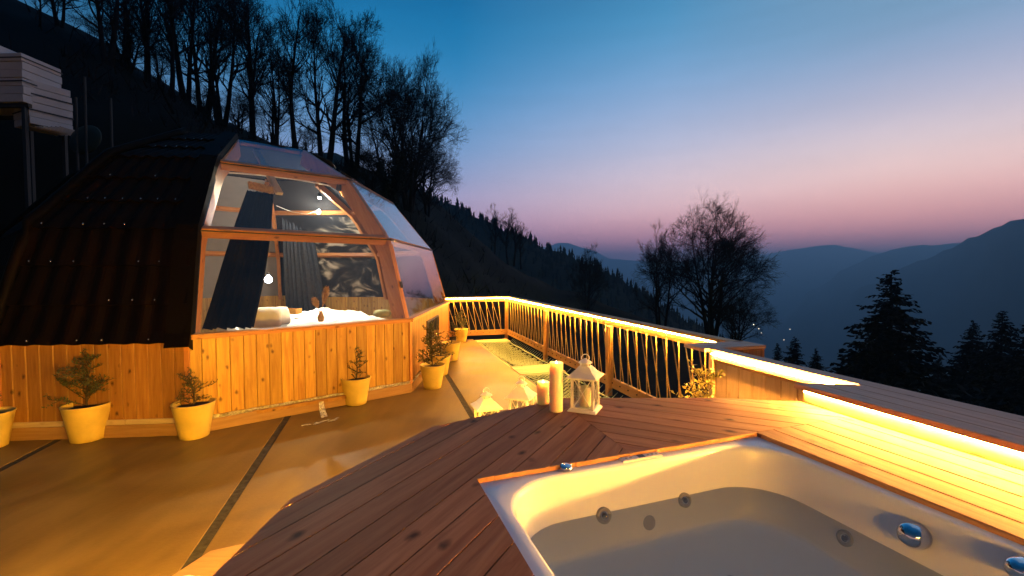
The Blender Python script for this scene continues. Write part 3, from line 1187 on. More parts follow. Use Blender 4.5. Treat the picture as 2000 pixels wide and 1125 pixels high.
# ------------------------------------------------------------------ dome house
DC = Vector((-4.71, 8.19))
PROF = [(3.68, 1.07), (3.35, 2.21), (2.51, 3.17), (1.42, 3.78)]
RIBS = [-29.8, 29.3, 65, 112, 158, 205, 261, 289.4]      # degrees; glazed from 289.4 over -29.8 to 29.3
dome = thing('dome_house', 'faceted dome cabin with glass front, dark metal roof and pine plank walls', 'cabin', (DC.x, DC.y, 0))


def dp(ang, r, z):
    a = radians(ang)
    return Vector((DC.x + r * cos(a), DC.y + r * sin(a), z))


def prof(v, off=0.0):
    """point on the dome profile, v from 0 (sill) to 3 (crown)"""
    i = min(int(v), 2)
    t = v - i
    r = PROF[i][0] + (PROF[i + 1][0] - PROF[i][0]) * t
    z = PROF[i][1] + (PROF[i + 1][1] - PROF[i][1]) * t
    if off:
        dr, dz = PROF[i + 1][0] - PROF[i][0], PROF[i + 1][1] - PROF[i][1]
        L = hypot(dr, dz)
        r += off * dz / L
        z += -off * dr / L
    return r, z


def rib_mesh(ang, depth=0.25, th=0.075, curved=True):
    mb = MB()
    outer = [prof(i) for i in range(4)]
    inner = []
    n = 16
    out_f, in_f = [], []
    for i in range(n + 1):
        v = 3 * i / n
        r, z = prof(v)
        # smooth inner curve
        rc, zc = 0.0, 0.75
        R = 3.62
        aa = radians(5 + (72 - 5) * i / n)
        rin, zin = R * cos(aa) * 0.94, 1.02 + R * sin(aa) * 0.735
        d = hypot(r, z - 1.0)
        out_f.append((r, z))
        k = depth
        dr, dz = r / 3.68, (z - 0.4) / 3.4
        L = hypot(dr, dz)
        in_f.append((r - k * dr / L, z - k * dz / L))
    a = radians(ang)
    rad = Vector((cos(a), sin(a), 0))
    tan = Vector((-sin(a), cos(a), 0))
    C3 = Vector((DC.x, DC.y, 0))
    vs = []
    for (ro, zo), (ri, zi) in zip(out_f, in_f):
        for (r, z) in ((ro, zo), (ri, zi)):
            for s in (-th / 2, th / 2):
                vs.append(C3 + rad * r + Vector((0, 0, z)) + tan * s)
    fs = []
    for i in range(n):
        o = i * 4
        fs += [(o, o + 4, o + 5, o + 1), (o + 2, o + 3, o + 7, o + 6), (o, o + 2, o + 6, o + 4), (o + 1, o + 5, o + 7, o + 3)]
    fs += [(0, 1, 3, 2), (n * 4, n * 4 + 2, n * 4 + 3, n * 4 + 1)]
    mb.add(vs, fs)
    return mb


def rib_obj(ang):
    mb = rib_mesh(ang)
    # local frame with x up the rib so the grain follows it
    c = dp(ang, 3.2, 2.2)
    mx = frame(c, (-cos(radians(ang)) * 0.5, -sin(radians(ang)) * 0.5, 1), (cos(radians(ang)), sin(radians(ang)), 0))
    inv = mx.inverted()
    mb.v = [tuple(inv @ Vector(p)) for p in mb.v]
    obj('rib', mb, 'rib', dome, mx)


for a in RIBS:
    rib_obj(a)

SECT = [(289.4 - 360, -29.8, 'glass'), (-29.8, 29.3, 'glass'), (29.3, 65, 'roof'), (65, 112, 'roof'), (112, 158, 'roof'),
        (158, 205, 'roof'), (205, 261, 'roof'), (261, 289.4, 'roof')]
for (a0, a1, kind) in SECT:
    for lev in (1, 2, 3):
        r, z = PROF[lev]
        if lev == 3:
            r, z = PROF[3][0] - 0.03, PROF[3][1] - 0.03
        ins_ = 0.07 if kind == 'glass' else 0.19
        p0, p1 = dp(a0, r - ins_, z - (0 if kind == 'glass' else 0.05)), dp(a1, r - ins_, z - (0 if kind == 'glass' else 0.05))
        if kind == 'glass' or lev < 3:
            d = (p1 - p0).normalized()
            p0, p1 = p0 + d * 0.03, p1 - d * 0.03
            nrm = Vector((d.y, -d.x, 0))
            if nrm.dot(Vector((p0.x - DC.x, p0.y - DC.y, 0))) < 0:
                nrm = -nrm
            w, t = (0.12, 0.115) if kind == 'glass' else (0.09, 0.085)
            if lev == 3:
                w, t = 0.05, 0.05
            beam('cross_beam', p0, p1, w, t, 'rib', dome, nrm * 0.45 + Vector((0, 0, 1)))
    if kind == 'glass':
        for lev in range(3):
            q = []
            for (a, v) in ((a0, lev), (a1, lev), (a1, lev + 1), (a0, lev + 1)):
                r, z = prof(v, 0.0)
                q.append(dp(a, r + 0.012, z + 0.004))
            c = sum(q, Vector()) / 4
            nrm = (q[1] - q[0]).cross(q[3] - q[0]).normalized()
            if nrm.dot(c - Vector((DC.x, DC.y, 1.0))) < 0:
                nrm = -nrm
            q = [c + (p - c) * 0.992 for p in q]
            vs = [p for p in q] + [p - nrm * 0.006 for p in q]
            obj('glass_pane', MB().add([v - c for v in vs], [(0, 1, 2, 3), (7, 6, 5, 4), (0, 4, 5, 1), (1, 5, 6, 2), (2, 6, 7, 3), (3, 7, 4, 0)]),
                'glass', dome, Matrix.Translation(c))
            # dark sealing bar on the pane's lower edge and side
        for lev in range(1, 3):
            r, z = prof(lev)
            beam('seal_bar', dp(a0, r + 0.016, z + 0.005), dp(a1, r + 0.016, z + 0.005), 0.018, 0.014, 'dark_plastic', dome)

# hinge plate on the near rib
r_, z_ = prof(0.42, 0.03)
hp = dp(-29.8, r_, z_)
obj('hinge_plate', bevel_box(0.10, 0.05, 0.012), 'dark_plastic', dome,
    frame(hp, Vector((-cos(radians(-29.8)) * .29, -sin(radians(-29.8)) * .29, 1)), Vector((cos(radians(-29.8)), sin(radians(-29.8)), .3))))

# walls below the sill
WR = 3.735


def wall_sector(a0, a1, boards, mat, strip, glazed=False):
    p0, p1 = dp(a0, WR, 0), dp(a1, WR, 0)
    d = (p1 - p0).normalized()
    L = (p1 - p0).length
    nrm = Vector((d.y, -d.x, 0))
    if nrm.dot(p0 - Vector((DC.x, DC.y, 0))) < 0:
        nrm = -nrm
    # backing
    beam('wall_backing', p0 - nrm * 0.05 + Vector((0, 0, 0.53)), p1 - nrm * 0.05 + Vector((0, 0, 0.53)), 0.05, 1.0, 'skirt', dome)
    beam('skirting_board', p0 + nrm * 0.015 + Vector((0, 0, 0.065)), p1 + nrm * 0.015 + Vector((0, 0, 0.065)), 0.03, 0.13, 'skirt', dome)
    if glazed:
        beam('sill_rail', p0 - nrm * 0.0 + Vector((0, 0, 1.035)), p1 - nrm * 0.0 + Vector((0, 0, 1.035)), 0.075, 0.03, 'rib', dome)
        beam('window_sill', p0 - nrm * 0.03 + Vector((0, 0, 1.063)), p1 - nrm * 0.03 + Vector((0, 0, 1.063)), 0.15, 0.022, 'rib', dome)
    if boards:
        n = max(1, int(round(L / 0.133)))
        w = L / n
        for i in range(n):
            c = p0 + d * (w * (i + 0.5)) - nrm * 0.012 + Vector((0, 0, 0.592))
            ww = w - 0.004
            obj('wall_plank', bevel_box(0.852, ww, 0.02, 0.005), mat, dome, frame(c, (0, 0, 1), nrm))
    if strip == 'foil':
        mb = MB()
        rr = random.Random(2)
        nn_ = int(L / 0.05)
        mb.grid(lambda u, v: tuple(p0 + d * (L * u) + nrm * (0.014 + 0.018 * rr.random() * (0.3 + v)) + Vector((0, 0, 0.128 + 0.042 * v + rr.uniform(-.004, .006)))), nn_, 3)
        obj('foil_strip', mb, 'foil', dome)
    elif strip == 'board':
        k = 3
        for i in range(k):
            a, b = p0 + d * (L * i / k + .004), p0 + d * (L * (i + 1) / k - .004)
            beam('base_board', a + nrm * 0.012 + Vector((0, 0, 0.158)), b + nrm * 0.012 + Vector((0, 0, 0.158)), 0.02, 0.052, 'pale_board', dome)


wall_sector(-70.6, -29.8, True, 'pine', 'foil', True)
wall_sector(261 - 360, -70.6, True, 'pine_dim', 'board')
wall_sector(-29.8, 29.3, True, 'pine_dim', 'foil', True)
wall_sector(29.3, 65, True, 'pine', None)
wall_sector(205 - 360, 261 - 360, True, 'pine_dim', 'board')
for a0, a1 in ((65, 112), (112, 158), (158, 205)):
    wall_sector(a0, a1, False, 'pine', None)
# corner posts
for a, h in ((-29.8, 1.02), (-70.6, 1.02), (-99, 1.0), (29.3, 1.02)):
    p = dp(a, WR - 0.01, 0)
    rd = Vector((cos(radians(a)), sin(radians(a)), 0))
    beam('corner_post', p + Vector((0, 0, 0.02)), p + Vector((0, 0, h)), 0.05, 0.05, 'rib', dome, rd)
# dark low window in the plank wall facing the terrace
pw0, pw1 = dp(-29.8, WR, 0), dp(29.3, WR, 0)
dw = (pw1 - pw0).normalized()
nw = Vector((dw.y, -dw.x, 0))
obj('low_window', bevel_box(1.15, 0.36, 0.02), 'dark_plastic', dome, frame(pw0 + dw * 1.75 + nw * 0.008 + Vector((0, 0, 0.72)), dw, nw))
obj('low_window_glass', bevel_box(1.10, 0.31, 0.006), 'glass', dome, frame(pw0 + dw * 1.75 + nw * 0.024 + Vector((0, 0, 0.72)), dw, nw))

# roof: wavy metal tile sheets over the closed sectors
VB = -0.05


def roof_sector(a0, a1, nu_waves, off=0.07):
    mb = MB()
    courses = 9
    pts_v = []
    # unrolled slope length
    vv = [0.0]
    seq = []
    N = 60
    r0, z0 = 3.80, 0.985
    base = [(r0, z0)] + [prof(3 * i / N, off) for i in range(N + 1)]
    L = [0]
    for (ra, za), (rb, zb) in zip(base, base[1:]):
        L.append(L[-1] + hypot(rb - ra, zb - za))
    tot = L[-1]

    def at(s):
        for i in range(len(L) - 1):
            if s <= L[i + 1]:
                t = (s - L[i]) / max(1e-9, L[i + 1] - L[i])
                a, b = base[i], base[i + 1]
                dr, dz = b[0] - a[0], b[1] - a[1]
                l = max(1e-9, hypot(dr, dz))
                return a[0] + dr * t, a[1] + dz * t, dz / l, -dr / l
        return base[-1][0], base[-1][1], 0, 1
    nu = nu_waves * 8
    rows = []
    for k in range(courses):
        s0, s1 = tot * k / courses, tot * (k + 1) / courses
        for q in range(4):
            t = q / 3
            rows.append((s0 + (s1 - s0) * t, 0.028 * (1 - t)))
    vs = []
    for s, lift in rows:
        r, z, nr, nz = at(min(s, tot - 1e-6))
        for i in range(nu + 1):
            u = i / nu
            w = 0.016 * cos(2 * pi * nu_waves * u) * min(1, r / 2.6) + lift
            p = dp(a0, r + w * nr, z + w * nz).lerp(dp(a1, r + w * nr, z + w * nz), u)
            vs.append(p)
    fs = []
    for j in range(len(rows) - 1):
        for i in range(nu):
            a = j * (nu + 1) + i
            fs.append((a, a + 1, a + nu + 2, a + nu + 1))
    mb.add(vs, fs)
    obj('roof_sheet', mb, 'roof', dome, smooth=False)
    # screws
    sm = MB()
    rr = random.Random(int(a0))
    for k in range(courses):
        s = tot * (k + 0.12) / courses
        r, z, nr, nz = at(s)
        for i in range(nu_waves):
            if rr.random() < 0.45:
                continue
            u = (i + 0.5 + rr.uniform(-.04, .04)) / nu_waves
            w = 0.018
            p = dp(a0, r + w * nr, z + w * nz).lerp(dp(a1, r + w * nr, z + w * nz), u)
            sm.lathe([(0.0, 0.007), (0.005, 0.005), (0.006, 0.0), (0.005, -0.008)], (p.x, p.y, p.z), 6)
    if sm.v:
        stuff(obj('roof_screws', sm, 'screw', dome))


for a0, a1, nwv in ((32.0, 65, 9), (65, 112, 12), (112, 158, 12), (158, 205, 12), (205, 261, 14), (261, 289.4, 8)):
    roof_sector(a0, a1, nwv, 0.0 if a0 == 32.0 else 0.07)
# hip caps over the closed ribs and the flat edge trim beside the glass
for a in (65, 112, 158, 205, 261):
    pts = [dp(a, r, z) for r, z in [(3.84, 0.98)] + [prof(3 * i / 24, 0.10) for i in range(25)]]
    obj('hip_cap', MB().tube(pts, 0.06, 6), 'trim', dome, smooth=True)
for a, da in ((289.4, -4.6),):
    mb = MB()
    prs = [(3.86, 0.96)] + [prof(3 * i / 24, 0.10) for i in range(25)]
    vs = []
    for r, z in prs:
        vs += [dp(a + (0.8 if da < 0 else -0.8), r, z), dp(a + da * 0.55 * 3.7 / max(r, 1.6), r + 0.004, z), dp(a + (0.8 if da < 0 else -0.8), r - 0.14, z - 0.06)]
    fs = []
    for i in range(len(prs) - 1):
        o = i * 3
        fs += [(o, o + 3, o + 4, o + 1), (o, o + 2, o + 5, o + 3)]
    mb.add(vs, fs)
    obj('edge_trim', mb, 'trim', dome)
obj('roof_crown', MB().lathe([(1.38, 3.78), (1.36, 3.80), (0.8, 3.86), (0.0, 3.9)], (DC.x, DC.y, 0), 16), 'trim', dome)

# inner lining of the closed sectors
for a0, a1, mat in ((29.3, 65, 'lining_dark'), (65, 112, 'lining_dark'), (112, 158, 'lining_grey'), (158, 205, 'lining_grey'), (205, 261, 'lining_grey'), (261, 289.4, 'lining_grey')):
    mb = MB()
    rows = [prof(3 * i / 12, -0.12) for i in range(13)]
    for r, z in rows:
        mb.v += [tuple(dp(a0, r, z)), tuple(dp(a1, r, z))]
    mb.f += [(2 * i, 2 * i + 1, 2 * i + 3, 2 * i + 2) for i in range(12)]
    obj('inner_lining', mb, mat, dome)
obj('ceiling_lining', MB().lathe([(1.3, 3.70), (0.0, 3.72)], (DC.x, DC.y, 0), 16), 'lining_dark', dome)
# inside wainscot planks on the far wall
for a0, a1 in ((29.3, 65), (65, 112), (112, 158)):
    p0, p1 = dp(a0, 3.55, 0), dp(a1, 3.55, 0)
    d = (p1 - p0).normalized()
    L = (p1 - p0).length
    nin = Vector((-d.y, d.x, 0))
    if nin.dot(p0 - Vector((DC.x, DC.y, 0))) > 0:
        nin = -nin
    n = int(L / 0.13)
    for i in range(n):
        c = p0 + d * (L / n * (i + .5)) + Vector((0, 0, 0.70))
        obj('wainscot_plank', bevel_box(0.98, L / n - 0.004, 0.018, 0.004), 'pine', dome, frame(c, (0, 0, 1), nin))
obj('inner_floor', MB().lathe([(3.6, 0.10), (3.6, 0.14), (0, 0.14)], (DC.x, DC.y, 0), 24), 'pine_dim', dome)
# round doorway arch with a blue light tube, on the grey lining
ac = dp(190, 2.75, 1.55)
an = (Vector((DC.x, DC.y, 1.5)) - ac).normalized()
au = Vector((0, 0, 1)) - an * an.z
au.normalize()
at_ = au.cross(an)
arch = [ac + at_ * (1.05 * cos(t)) + au * (1.25 * sin(t)) + an * 0.10 for t in [radians(-10 + 200 * i / 28) for i in range(29)]]
archn = [ac + at_ * (1.13 * cos(t)) + au * (1.33 * sin(t)) + an * 0.14 for t in [radians(-10 + 200 * i / 28) for i in range(29)]]
obj('door_arch', MB().tube(arch, 0.07, 6), 'rib', dome, smooth=True)
obj('blue_light_tube', MB().tube(archn, 0.014, 6), 'neon', dome, smooth=True)
# lacing pole inside: pale ladder-like batten hanging from the crown
beam('ceiling_batten', dp(-60, 1.30, 3.66), dp(-52, 2.05, 2.9), 0.10, 0.05, 'pale_board', dome)
obj('ring_rod', MB().tube([dp(a, 1.75, 3.20) for a in range(-75, -5, 5)], 0.012, 6), 'lantern', dome, smooth=True)


# furnishings seen through the glass -------------------------------------------------
def cloth(p_tl, p_tr, p_bl, p_br, folds, amp, nu=60, nv=24, seed=0, flare=1.0):
    r = random.Random(seed)
    ph = [r.uniform(0, 6) for _ in range(4)]
    n = ((Vector(p_tr) - Vector(p_tl)).cross(Vector(p_bl) - Vector(p_tl))).normalized()
    mb = MB()

    def fn(u, v):
        uu = u + 0.035 * v * sin(7.3 * u + ph[3]) * sin(pi * u) + 0.02 * sin(23 * u + ph[1]) * sin(pi * u)
        top = Vector(p_tl).lerp(Vector(p_tr), uu)
        bot = Vector(p_bl).lerp(Vector(p_br), uu)
        p = top.lerp(bot, v)
        w = sin(2 * pi * folds * u + ph[0] + 1.3 * sin(2.2 * v + ph[1] + 4 * u)) + 0.5 * sin(2 * pi * folds * 0.43 * u + ph[2] + v) + 0.3 * sin(2 * pi * folds * 2.3 * u + ph[2] + 2 * v)
        sag = 0.12 * sin(pi * v) * (u - 0.2)
        return tuple(p + n * (w * amp * (0.4 + 0.6 * v * flare) + sag))
    mb.grid(fn, nu, nv)
    return mb


cur = thing('curtain', 'black gathered curtain hanging slanted behind the front glass of the dome', 'curtain', (-3.6, 5.7, 1.1))
obj('curtain_cloth', cloth(atY(484, 372, 6.25), atY(534, 378, 6.25), atY(393, 643, 5.45), atY(497, 640, 5.62), 7, 0.036, 120, 30, 1), 'black', cur, smooth=True)
hd = MB()
rr = random.Random(4)
tl, tr_ = atY(487, 362, 6.24), atY(533, 372, 6.24)
for i in range(26):
    p = tl.lerp(tr_, i / 25)
    hd.tube([p + Vector((0, 0, -0.05)), p + Vector((rr.gauss(0, .006), -0.02, 0.03 + rr.random() * 0.03)), p + Vector((0, 0.02, 0.055))], [0.011, 0.014, 0.006], 5)
obj('gathered_heading', hd, 'pampas', cur)
gd = thing('curtain', 'grey folded drape in front of the mural at the back of the dome', 'curtain', dp(98, 3.2, 1.0))
obj('curtain_cloth', cloth(dp(108, 2.42, 3.06), dp(93, 2.42, 3.06), dp(109, 3.2, 0.7), dp(92, 3.2, 0.7), 8, 0.034, 120, 20, 6, 0.7), 'drape_grey', gd, smooth=True)
mur = MB()
mur.grid(lambda u, v: tuple(dp(65, *prof(0.05 + 1.9 * v, -0.15)).lerp(dp(112, *prof(0.05 + 1.9 * v, -0.15)), 0.02 + 0.66 * u)), 12, 10)
mo = obj('mural', mur, 'mural')
tag(mo, 'black and white printed mural cloth covering the back of the dome', 'mural')
bed = thing('bed', 'bed with rumpled white linen under the dome glass', 'bed', (-3.4, 7.3, 0.14))
bx = Matrix.Translation((-3.45, 7.25, 0)) @ Matrix.Rotation(radians(40), 4, 'Z')
obj('bed_base', bevel_box(2.3, 1.9, 0.55, 0.02), 'rib', bed, bx @ Matrix.Translation((0, 0, 0.42)))
obj('mattress', bevel_box(2.2, 1.8, 0.26, 0.05), 'linen', bed, bx @ Matrix.Translation((0, 0, 0.83)))
dv = MB()


def duvet(u, v):
    x, y = -1.1 + 2.2 * u, -0.92 + 1.84 * v
    z = 0.985 + 0.055 * wav(x * 4.2, y * 5.1, 1.0, 2.0) + 0.04 * wav(x * 9, y * 8, 1.0, 5.0) + 0.02 * wav(x * 20, y * 22, 1, 1)
    ed = max(abs(x) / 1.1, abs(y) / 0.92)
    if ed > 0.9:
        z -= (ed - 0.9) * 1.6
    z += 0.10 * math.exp(-((x - 0.35) ** 2 + (y - .2) ** 2) / 0.10)
    return (x, y, z)


dv.grid(duvet, 70, 60)
obj('duvet', dv, 'linen', bed, bx, smooth=True)


def pillow(label, p, rz, tilt, s=1.0):
    mb = MB()

    def fn(u, v):
        a, b = u * 2 - 1, v * 2 - 1
        k = (1 - abs(a) ** 3.0) * (1 - abs(b) ** 3.0)
        return (a * 0.27 * (1 - 0.08 * b * b), b * 0.20 * (1 - 0.08 * a * a), 0.085 * max(0, k) ** 0.5 + 0.004 * wav(a * 7, b * 7))
    mb.grid(fn, 18, 14)
    mb2 = MB()
    mb2.grid(lambda u, v: tuple(Vector(fn(u, v)) * 1.0 * Vector((1, 1, -1)).z if False else (fn(u, v)[0], fn(u, v)[1], -fn(u, v)[2])), 18, 14)
    mb.add(mb2.v, mb2.f)
    o = obj('pillow', mb, 'linen', None, Matrix.Translation(p) @ Matrix.Rotation(rz, 4, 'Z') @ Matrix.Rotation(tilt, 4, 'X') @ Matrix.Scale(s, 4), smooth=True)
    tag(o, label, 'pillow', 'pillows on the bed')


pillow('white pillow propped upright beside the black curtain', atY(520, 620, 6.05), radians(30), radians(80), 0.72)
pillow('smaller white pillow behind the propped one', atY(545, 617, 6.3), radians(65), radians(76), 0.66)
vt = MB()
vb_ = atY(627, 628, 5.85)
rr = random.Random(8)
vase = thing('pampas_vase', 'dried pampas plumes in a slim brown vase inside the window', 'vase', vb_)
obj('vase', MB().lathe([(0.03, 0), (0.045, 0.05), (0.02, 0.12), (0.026, 0.14)], vb_, 12), 'pampas', vase, smooth=True)
for (ex, h) in ((0.07, 0.46), (-0.09, 0.30)):
    mb = MB()
    tip = vb_ + Vector((ex, 0.02, h))
    for i in range(420):
        t = 0.30 + 0.65 * rr.random()
        c = (vb_ + Vector((0, 0, .1))).lerp(tip, t)
        w = 0.05 * sin(pi * min(1, (t - 0.25) / 0.75) * 0.9)
        g = Vector((rr.gauss(0, 1), rr.gauss(0, 1), rr.gauss(0, .5))).normalized() * w
        mb.tube([c, c + g + Vector((ex * .2, 0, 0.03))], [0.004, 0.001], 3)
    mb.tube([vb_ + Vector((0, 0, .1)), tip], 0.004, 4)
    obj('plume', mb, 'pampas', vase)
gc = atY(747, 612, 6.5)
tag(obj('round_cushion', MB().lathe([(0.0, -0.06), (0.10, -0.045), (0.13, 0), (0.10, 0.045), (0, 0.055)], gc, 20, 0, lambda t, z: 0.06 * cos(10 * t)), 'gourd', smooth=True),
    'green striped round cushion at the right end of the window', 'cushion')
wb = atY(567, 608, 6.9)
tag(obj('wooden_tray', MB().box(wb + Vector((0, 0, -.03)), (0.26, 0.2, 0.02)).box(wb + Vector((-.13, 0, 0)), (0.015, .2, .08)).box(wb + Vector((.13, 0, 0)), (.015, .2, .08))
        .box(wb + Vector((0, -.1, 0)), (.27, .015, .08)).box(wb + Vector((0, .1, 0)), (.27, .015, .08)), 'pine'), 'small yellow wooden tray beside the pillows', 'tray')


def point(parent, name, p, power, col, rad=0.05):
    ld = bpy.data.lights.new(name, 'POINT')
    ld.energy = power
    ld.color = col
    ld.shadow_soft_size = rad
    o = bpy.data.objects.new(name, ld)
    COL.objects.link(o)
    o.location = p
    if parent:
        o.parent = parent
        o.matrix_parent_inverse = WORLD[parent.name].inverted()
    return o


def spot(label, p, aim, power):
    t = thing('spot_lamp', label, 'lamp', p, 0, 'spot lamps under the dome ribs')
    d = (Vector(aim) - Vector(p)).normalized()
    m = frame(p, d)
    rx = Matrix.Rotation(radians(90), 4, 'Y')
    obj('lamp_housing', MB().lathe([(0.0, -0.10), (0.035, -0.10), (0.042, -0.02), (0.042, 0.0), (0.036, 0.0), (0.034, -0.03)], (0, 0, 0), 14), 'dark_plastic', t, m @ rx, True)
    obj('lamp_face', MB().lathe([(0.0, 0.0), (0.034, 0.0)], (0, 0, -0.012), 14), 'spot_face', t, m @ rx)
    obj('lamp_arm', MB().tube([(0, 0, -0.08), (0, 0.0, -0.02), (0, 0.0, 0.12)], 0.008, 6), 'dark_plastic', t, Matrix.Translation(p) @ Matrix.Translation((0, 0, .06)))
    ld = bpy.data.lights.new('spot', 'SPOT')
    ld.energy = power
    ld.color = (1.0, 0.80, 0.52)
    ld.spot_size = radians(110)
    ld.spot_blend = 0.6
    ld.shadow_soft_size = 0.03
    o = bpy.data.objects.new('spot_light', ld)
    COL.objects.link(o)
    o.parent = t
    o.matrix_parent_inverse = WORLD[t.name].inverted()
    o.matrix_basis = frame(Vector(p) + d * 0.03, d) @ Matrix.Rotation(radians(-90), 4, 'Y')


spot('spot lamp hanging from the upper front beam of the dome', atY(608, 352, 7.0), (-3.4, 7.0, 1.0), 330)
spot('spot lamp clipped to the near rib above the front window', atY(661, 372, 6.95), (-3.2, 7.4, 1.0), 330)
spot('spot lamp facing out from the dark ceiling of the dome', atY(624, 387, 8.3), (-2.9, 6.4, 1.0), 260)


def bulb(label, p, r, power, col):
    t = thing('light_bulb', label, 'bulb', p)
    obj('bulb_glass', MB().lathe([(0.0, -1), (0.5, -0.87), (0.87, -0.5), (1, 0), (0.87, 0.5), (0.5, 0.87), (0.35, 1.2), (0, 1.25)], n=14), 'bulb', t, Matrix.Translation(p) @ Matrix.Scale(r, 4), True)
    obj('bulb_socket', MB().lathe([(0.35, 1.1), (0.35, 2.0), (0.0, 2.05)], n=10), 'dark_plastic', t, Matrix.Translation(p) @ Matrix.Scale(r, 4), True)
    point(t, 'bulb_light', Vector(p) - Vector((0, 0, r * 1.6)), power, col)
    return t


bulb('bare bulb glowing at the back cross beam of the dome', atY(622, 414, 9.9), 0.045, 80, (1.0, 0.92, 0.8))
bulb('bright white bulb glowing low beside the black curtain', atY(524, 546, 7.6), 0.06, 160, (1.0, 0.86, 0.66))
tag(obj('lamp_cable', MB().tube([atY(540, 402, 9.4), atY(570, 414, 9.7), atY(600, 418, 9.8), atY(622, 411, 9.9)], 0.008, 5), 'lantern'),
    'pale cable drooping along the back beam to the bulb', 'cable')

# bits on the floor by the wall: torn foil, a hanging flap, scraps
fb = atz(562, 830, 0)
fl = MB()
rr = random.Random(12)
top = atz(566, 800, 0.0)
w0 = dp(-50.5, WR + 0.03, 0)
side = (dp(-29.8, WR, 0) - dp(-70.6, WR, 0)).normalized()
nout = Vector((side.y, -side.x, 0))
fl.grid(lambda u, v: tuple(w0 + side * (0.055 * (u - 0.5) * (1 + 0.4 * v)) + nout * (0.01 + 0.12 * v ** 1.5 + rr.uniform(-.006, .006)) + Vector((0, 0, 0.16 * (1 - v) ** 1.4 + 0.008 + 0.01 * rr.random()))), 6, 10)
tag(obj('foil_flap', fl, 'foil'), 'crumpled foil flap hanging from the base of the front wall', 'foil')
sc = MB()
for i in range(16):
    p = w0 + nout * (0.26 + rr.uniform(-.03, .04)) + side * rr.uniform(-0.34, 0.24)
    d = (side * rr.uniform(.6, 1) + nout * rr.gauss(0, .25)).normalized() * rr.uniform(.03, .09)
    sc.tube([p + Vector((0, 0, .006)), p + d * .5 + Vector((0, 0, .012)), p + d + Vector((0, 0, .006))], [.003, .005, .002], 4)
stuff(obj('foil_scraps', sc, 'foil'))

# ------------------------------------------------------------------ tub deck
TH = radians(19.8)
E1 = Vector((cos(TH), sin(TH)))
E2 = Vector((sin(TH), -cos(TH)))
TO = Vector((-0.119, 1.543))
TW, TL = 1.345, 1.75
TOB = TO - E2 * 0.030                     # back edge of the opening in the boards
OUT = [(2.632, -0.795), (1.665, 2.51), (1.25, 2.587), (0.307, 2.587), (-0.388, 2.096), (-0.729, 1.426), (-0.75, 0.65), (-0.60, -0.2), (-0.3, -1.2)]
deck = struct(put('tub_deck', None, None, Matrix.Translation((0.6, 1.0, 1.0))))
MP, MD = Vector((0.413, 2.045)), Vector((0.284, -0.959))      # mitre between the two fields


def fields():
    left1 = clip(OUT, TO, tuple(-E1))
    tmp = clip(OUT, TO, tuple(E1))
    tmp = clip(tmp, TOB, tuple(-E2))
    ml = (-0.959, -0.284)
    left2 = clip(tmp, MP, ml)
    back = clip(clip(OUT, TOB, tuple(-E2)), MP, (0.959, 0.284))
    right = clip(clip(OUT, TOB, tuple(E2)), TO + E1 * TW, tuple(E1))
    front = clip(clip(clip(OUT, TO + E2 * TL, tuple(E2)), TO, tuple(E1)), TO + E1 * TW, tuple(-E1))
    return left1, left2, back, right, front


L1, L2, BK, RT, FR = fields()


def lay(polys, ang, width, phase, gap=0.0045, jag=0.0):
    a = radians(ang)
    d, n = Vector((cos(a), sin(a))), Vector((-sin(a), cos(a)))
    vals = [p[0] * n.x + p[1] * n.y for poly in polys for p in poly]
    k0, k1 = int((min(vals) - phase) / width) - 1, int((max(vals) - phase) / width) + 1
    r = random.Random(int(ang * 10))
    for k in range(k0, k1 + 1):
        lo, hi = phase + k * width + gap / 2, phase + (k + 1) * width - gap / 2
        mb = MB()
        ps = []
        for poly in polys:
            q = clip(clip(poly, n * lo, tuple(n)), n * hi, tuple(-n))
            if q and abs(area(q)) > 3e-4:
                if area(q) < 0:
                    q = q[::-1]
                ps.append(q)
        if not ps:
            continue
        allp = [p for q in ps for p in q]
        c = Vector((sum(p[0] for p in allp) / len(allp), sum(p[1] for p in allp) / len(allp)))
        dz = r.uniform(-0.0004, 0.0004)
        mx = Matrix.Translation((c.x, c.y, 1.0 + dz)) @ Matrix.Rotation(a, 4, 'Z')
        for q in ps:
            loc = [(((Vector(p) - c).dot(d)), ((Vector(p) - c).dot(n))) for p in q]
            mb.prism(loc, -0.028, 0.0, 0.0022 if len(ps) == 1 else 0.0)
        obj('deck_board', mb, 'deck', deck, mx)


lay([L1, L2], 61.8, 0.1035, 0.0425)
lay([BK], -26, 0.105, 1.914)
lay([RT], -70.2, 0.110, (TO + E1 * TW).dot(Vector((-sin(radians(-70.2)), cos(radians(-70.2))))))
lay([FR], 19.8, 0.105, 0.0)
# joists below the boards
for poly in (L1, L2, BK, RT, FR):
    q = poly if area(poly) > 0 else poly[::-1]
    for (ax, ay), (bx, by) in zip(OUT, OUT[1:] + OUT[:1]):
        l_ = hypot(bx - ax, by - ay)
        nx, ny = -(by - ay) / l_, (bx - ax) / l_
        q = clip(q, (ax + nx * 0.046, ay + ny * 0.046), (nx, ny))
    obj('sub_frame', MB().prism(q, 0.90, 0.955), 'under', deck)
